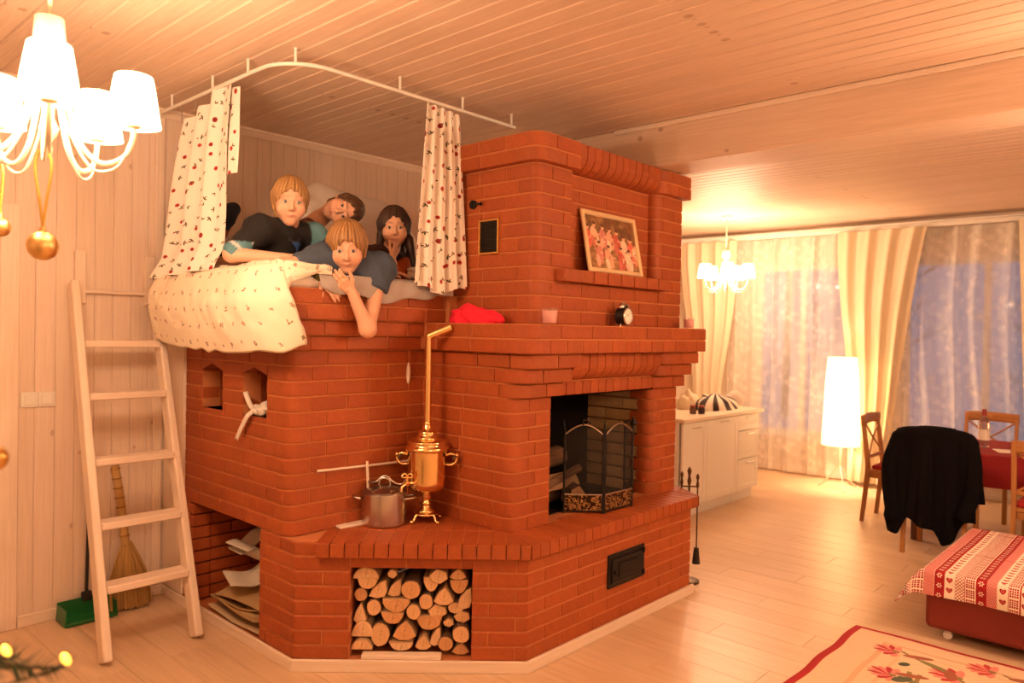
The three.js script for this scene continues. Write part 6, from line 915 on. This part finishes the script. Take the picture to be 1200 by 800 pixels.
{ // boy in a black and teal polo
  const head = onZ(340, 238, -1.15), sl = V(-.735, 2.075, -1.19), sr = V(-.42, 2.07, -1.20), neck = V(-.575, 2.085, -1.19), el = V(-.875, 1.94, -1.20), wr = onZ(338, 303, -.985), hd = onZ(366, 294, -.97), chest = V(-.575, 1.99, -1.27), hip = V(-.42, 1.945, -1.74), er = V(-.36, 1.93, -1.08), wr2 = V(-.52, 1.915, -1.04);
  const knee = V(-.66, 1.95, -2.05), foot = onZ(272, 246, -1.80);
  const teal = [.10, .24, .28], black = [.008, .007, .008];
  makeChild('person', 'child in a black and teal polo shirt propped on elbows beside the duvet', { base: V(-.56, 1.87, -1.4), head, face: towardCam(head, .10, .03), up: V(.03, 1, 0), scale: 1.06, neck, browColor: [.26, .14, .06], iris: [.10, .14, .17], tone: [1, 1, 1],
    limbs: [[sl, el, .040, .034], [el, wr, .036, .025], [sr, er, .040, .034], [er, wr2, .034, .025], [sl, sr, .05, .05], [chest, hip, .10, .10], [neck, chest, .06, .1], [hip, knee, .075, .055], [knee, foot, .05, .035]],
    hands: [{ w: wr, dir: hd.clone().sub(wr), palm: V(0, -1, .2), curl: [.15, .15, .1], thumb: -1, size: .95 }, { w: wr2, dir: V(-.9, -.05, .2), palm: V(0, -1, 0), curl: [.2, .2, .2], thumb: 1, size: .95 }],
    hair: { f: hairShape({ fringe: .072, length: -.030, side: .42, full: .009, wide: .98, back: -.055, lock: .019, open: .066 }), dark: [.20, .09, .028], light: [.58, .33, .12] },
    clothes: [{ name: 'shirt', label: 'black polo shirt with teal sleeves', k: .05, bones: [[sl, el.clone().lerp(sl, .12), .062, .054], [sr, er.clone().lerp(sr, .2), .062, .054], [sl, sr, .072, .072], [chest, hip, .100, .100], [neck.clone().add(V(0, -.03, -.01)), chest, .06, .10]], color: (x, y, z) => { if (y < 2.005 && x < -.79) return (Math.sin(x * 70 + y * 60) > .75) ? [.55, .55, .52] : teal; if (x > -.475 && z > -1.3) return teal; return black; } },
      { name: 'collar', label: 'black collar with a blue edge', k: .02, wrinkle: .3, cell: .007, bones: [[neck.clone().add(V(-.055, .0, .02)), neck.clone().add(V(-.01, -.075, .085)), .018, .008], [neck.clone().add(V(.055, .0, .02)), neck.clone().add(V(.01, -.075, .085)), .018, .008], [neck.clone().add(V(-.055, .0, .02)), neck.clone().add(V(.0, .02, -.05)), .022, .02], [neck.clone().add(V(.055, .0, .02)), neck.clone().add(V(.0, .02, -.05)), .022, .02], [neck.clone().add(V(0, -.07, .085)), neck.clone().add(V(.0, -.13, .088)), .006, .005]], color: (x, y, z) => (y < neck.y - .066 ? [.012, .05, .16] : black) },
      { name: 'trousers', label: 'black trousers', k: .04, bones: [[hip.clone().add(V(0, 0, -.08)), knee, .095, .07], [knee, foot, .066, .046]], color: (x, y, z) => (Math.abs(y - lerp(knee.y, foot.y, .52)) < .028 ? [.35, .10, .03] : [.012, .012, .02]) }] });
}
{ // boy in front with the hanging elbow
  const head = onZ(407, 291, -.835), sr = V(-.262, 1.90, -.83), el = onZ(431, 386, -.715), wr = onZ(412, 341, -.735), hd = onZ(391, 321, -.742), sl = onZ(377, 304, -.92), el2 = onZ(321, 313, -.90), wr2 = onZ(376, 324, -.80), hd2 = onZ(404, 352, -.752), neck = head.clone().add(V(.06, -.07, -.10)), chest = V(-.36, 1.945, -1.06), hip = V(-.20, 1.955, -1.55), knee = V(-.05, 1.94, -1.95);
  const blue = [.055, .075, .115];
  makeChild('person', 'child in a blue grey t-shirt lying at the bed edge with one elbow hanging down', { base: V(-.35, 1.87, -1.1), head, face: towardCam(head, -.04, .26), up: V(-.06, 1, 0), scale: 1.07, neck, browColor: [.24, .13, .06], iris: [.07, .08, .09],
    limbs: [[sr, el, .043, .036], [el, wr, .038, .025], [sl, el2, .040, .034], [el2, wr2, .036, .025], [sl, sr, .055, .055], [chest, hip, .10, .10], [neck, chest, .05, .09], [hip, knee, .075, .05]],
    hands: [{ w: wr, dir: hd.clone().sub(wr), palm: V(.3, .6, -.7), curl: [.15, .3, .25], thumb: 1, size: .92 }, { w: wr2, dir: hd2.clone().sub(wr2), palm: V(.1, -.4, -1), curl: [.12, .18, .12], thumb: 1, size: 1.0 }],
    hair: { f: hairShape({ fringe: .058, length: -.040, side: -.50, full: .012, wide: 1.02, back: -.06, open: .064, lock: .021 }), dark: [.15, .065, .02], light: [.52, .28, .10] },
    clothes: [{ name: 't_shirt', label: 'blue grey t-shirt', k: .05, bones: [[sr, sr.clone().lerp(el, .42), .068, .060], [sl, sl.clone().lerp(el2, .40), .064, .058], [sl, sr, .080, .082], [chest, hip, .120, .112], [neck.clone().add(V(0, -.02, -.03)), chest, .07, .115]], cut: (x, y, z) => { const d = el.clone().sub(sr).normalize(), p = sr.clone().lerp(el, .40); return (x > -.42 && y < 1.86) ? (x - p.x) * d.x + (y - p.y) * d.y + (z - p.z) * d.z : -1; }, color: cloth(...blue) }, { name: 'trousers', label: 'dark trousers', k: .04, bones: [[hip.clone().add(V(.02, 0, -.1)), knee, .10, .075]], color: cloth(.02, .02, .035) },
      { name: 'wrist_watch', label: 'green banded watch', k: .01, wrinkle: 0, cell: .005, bones: [[wr2.clone().lerp(el2, .04), wr2.clone().lerp(el2, .16), .031, .031]], color: (x, y, z) => (Math.sin(x * 160) > 0 ? [.16, .15, .03] : [.06, .05, .03]) }] });
}
{ // girl with dark hair, chin on hand
  const head = onZ(462, 268, -1.02), elb = onZ(463, 333, -.93), wr = onZ(459, 302, -.935), hd = onZ(468, 289, -.93), sl = V(-.15, 1.985, -1.07), sr = V(.10, 1.985, -1.10), neck = head.clone().add(V(.005, -.105, -.035)), chest = V(-.02, 1.955, -1.17), hip = V(.10, 1.95, -1.58), er = V(-.21, 1.90, -.98), wr2 = V(-.13, 1.895, -.93);
  const h0 = hairShape({ fringe: .078, length: -.10, side: .08, full: .010, wide: 1.02, back: -.16, open: .064 }), tail = capsule(V(.082, -.06, .0), V(.105, -.20, .03), .026, .016), knot = capsule(V(-.078, -.035, .0), V(-.088, -.13, .01), .020, .014);
  makeChild('person', 'child with long dark hair and orange sleeves resting chin on hand by the curtain', { base: V(-.02, 1.87, -1.2), head, face: towardCam(head, .05, .02), up: V(-.05, 1, 0), scale: .98, neck, browColor: [.05, .025, .015], iris: [.03, .02, .015], tone: [.92, .9, .86],
    limbs: [[sr, elb, .040, .032], [elb, wr, .034, .023], [sl, er, .038, .032], [er, wr2, .032, .022], [sl, sr, .05, .05], [chest, hip, .09, .09], [neck, chest, .045, .085]],
    hands: [{ w: wr, dir: hd.clone().sub(wr).add(V(0, .02, 0)), palm: V(-.3, .2, -1), curl: [.7, .7, .5], thumb: -1, size: .86 }, { w: wr2, dir: V(.7, -.1, .7), palm: V(0, -1, 0), curl: [.2, .2, .2], thumb: 1, size: .86 }],
    hair: { f: (x, y, z) => smin(smin(h0(x, y, z), tail(x, y, z), .015), knot(x, y, z), .015), low: -.235, dark: [.018, .008, .005], light: [.075, .032, .018] },
    clothes: [{ name: 'sleeves', label: 'orange sleeves', k: .03, bones: [[sr, elb, .058, .044], [elb, elb.clone().lerp(wr, .55), .042, .034], [sl, er, .056, .044], [er, er.clone().lerp(wr2, .8), .042, .034]], color: cloth(.46, .085, .012) }, { name: 'vest', label: 'dark brown vest', k: .05, bones: [[sl, sr, .065, .065], [chest, hip, .108, .10], [neck.clone().add(V(0, -.02, -.02)), chest, .05, .105]], color: cloth(.045, .018, .014) }] });
}
{ // child lying sideways behind the others
  const head = onZ(400, 246, -1.24), upv = RIGHT.clone().add(V(0, .02, 0)), neck = head.clone().addScaledVector(RIGHT, -.10).add(V(0, -.05, -.05)), chest = neck.clone().add(V(-.06, -.11, -.18)), sl = neck.clone().add(V(-.06, -.10, .01)), sr = neck.clone().add(V(.07, -.13, -.16)), hip = V(-.30, 1.96, -1.85), el = V(-.40, 1.96, -1.16), wr = V(-.27, 1.98, -1.10);
  makeChild('person', 'child lying with head tilted sideways behind the others on the pillows', { base: V(-.3, 1.87, -1.5), head, face: towardCam(head, -.02, .06), up: upv, scale: .98, neck, browColor: [.08, .04, .02], iris: [.04, .03, .02], tone: [1.05, 1.02, 1.0],
    limbs: [[sl, el, .036, .03], [el, wr, .032, .022], [sl, sr, .045, .045], [chest, hip, .085, .085], [neck, chest, .045, .08]],
    hands: [{ w: wr, dir: V(.6, .3, .5), palm: V(0, -.4, -1), curl: [.3, .3, .3], thumb: 1, size: .85 }],
    hair: { f: hairShape({ fringe: .082, length: -.0, side: 0, full: .008, wide: 1.0, back: -.05, open: .068 }), dark: [.045, .02, .01], light: [.16, .075, .035] },
    clothes: [{ name: 'top', label: 'brown patterned top', k: .05, bones: [[sl, el, .05, .042], [sl, sr, .065, .065], [chest, hip, .105, .10], [neck.clone().add(V(-.02, -.03, -.02)), chest, .05, .10]], color: (x, y, z) => (Math.sin(x * 110 + y * 90) * Math.sin(y * 120 - x * 40) > .55 ? [.36, .22, .14] : [.14, .055, .035]) }] });
}

renderer.render(scene, camera);
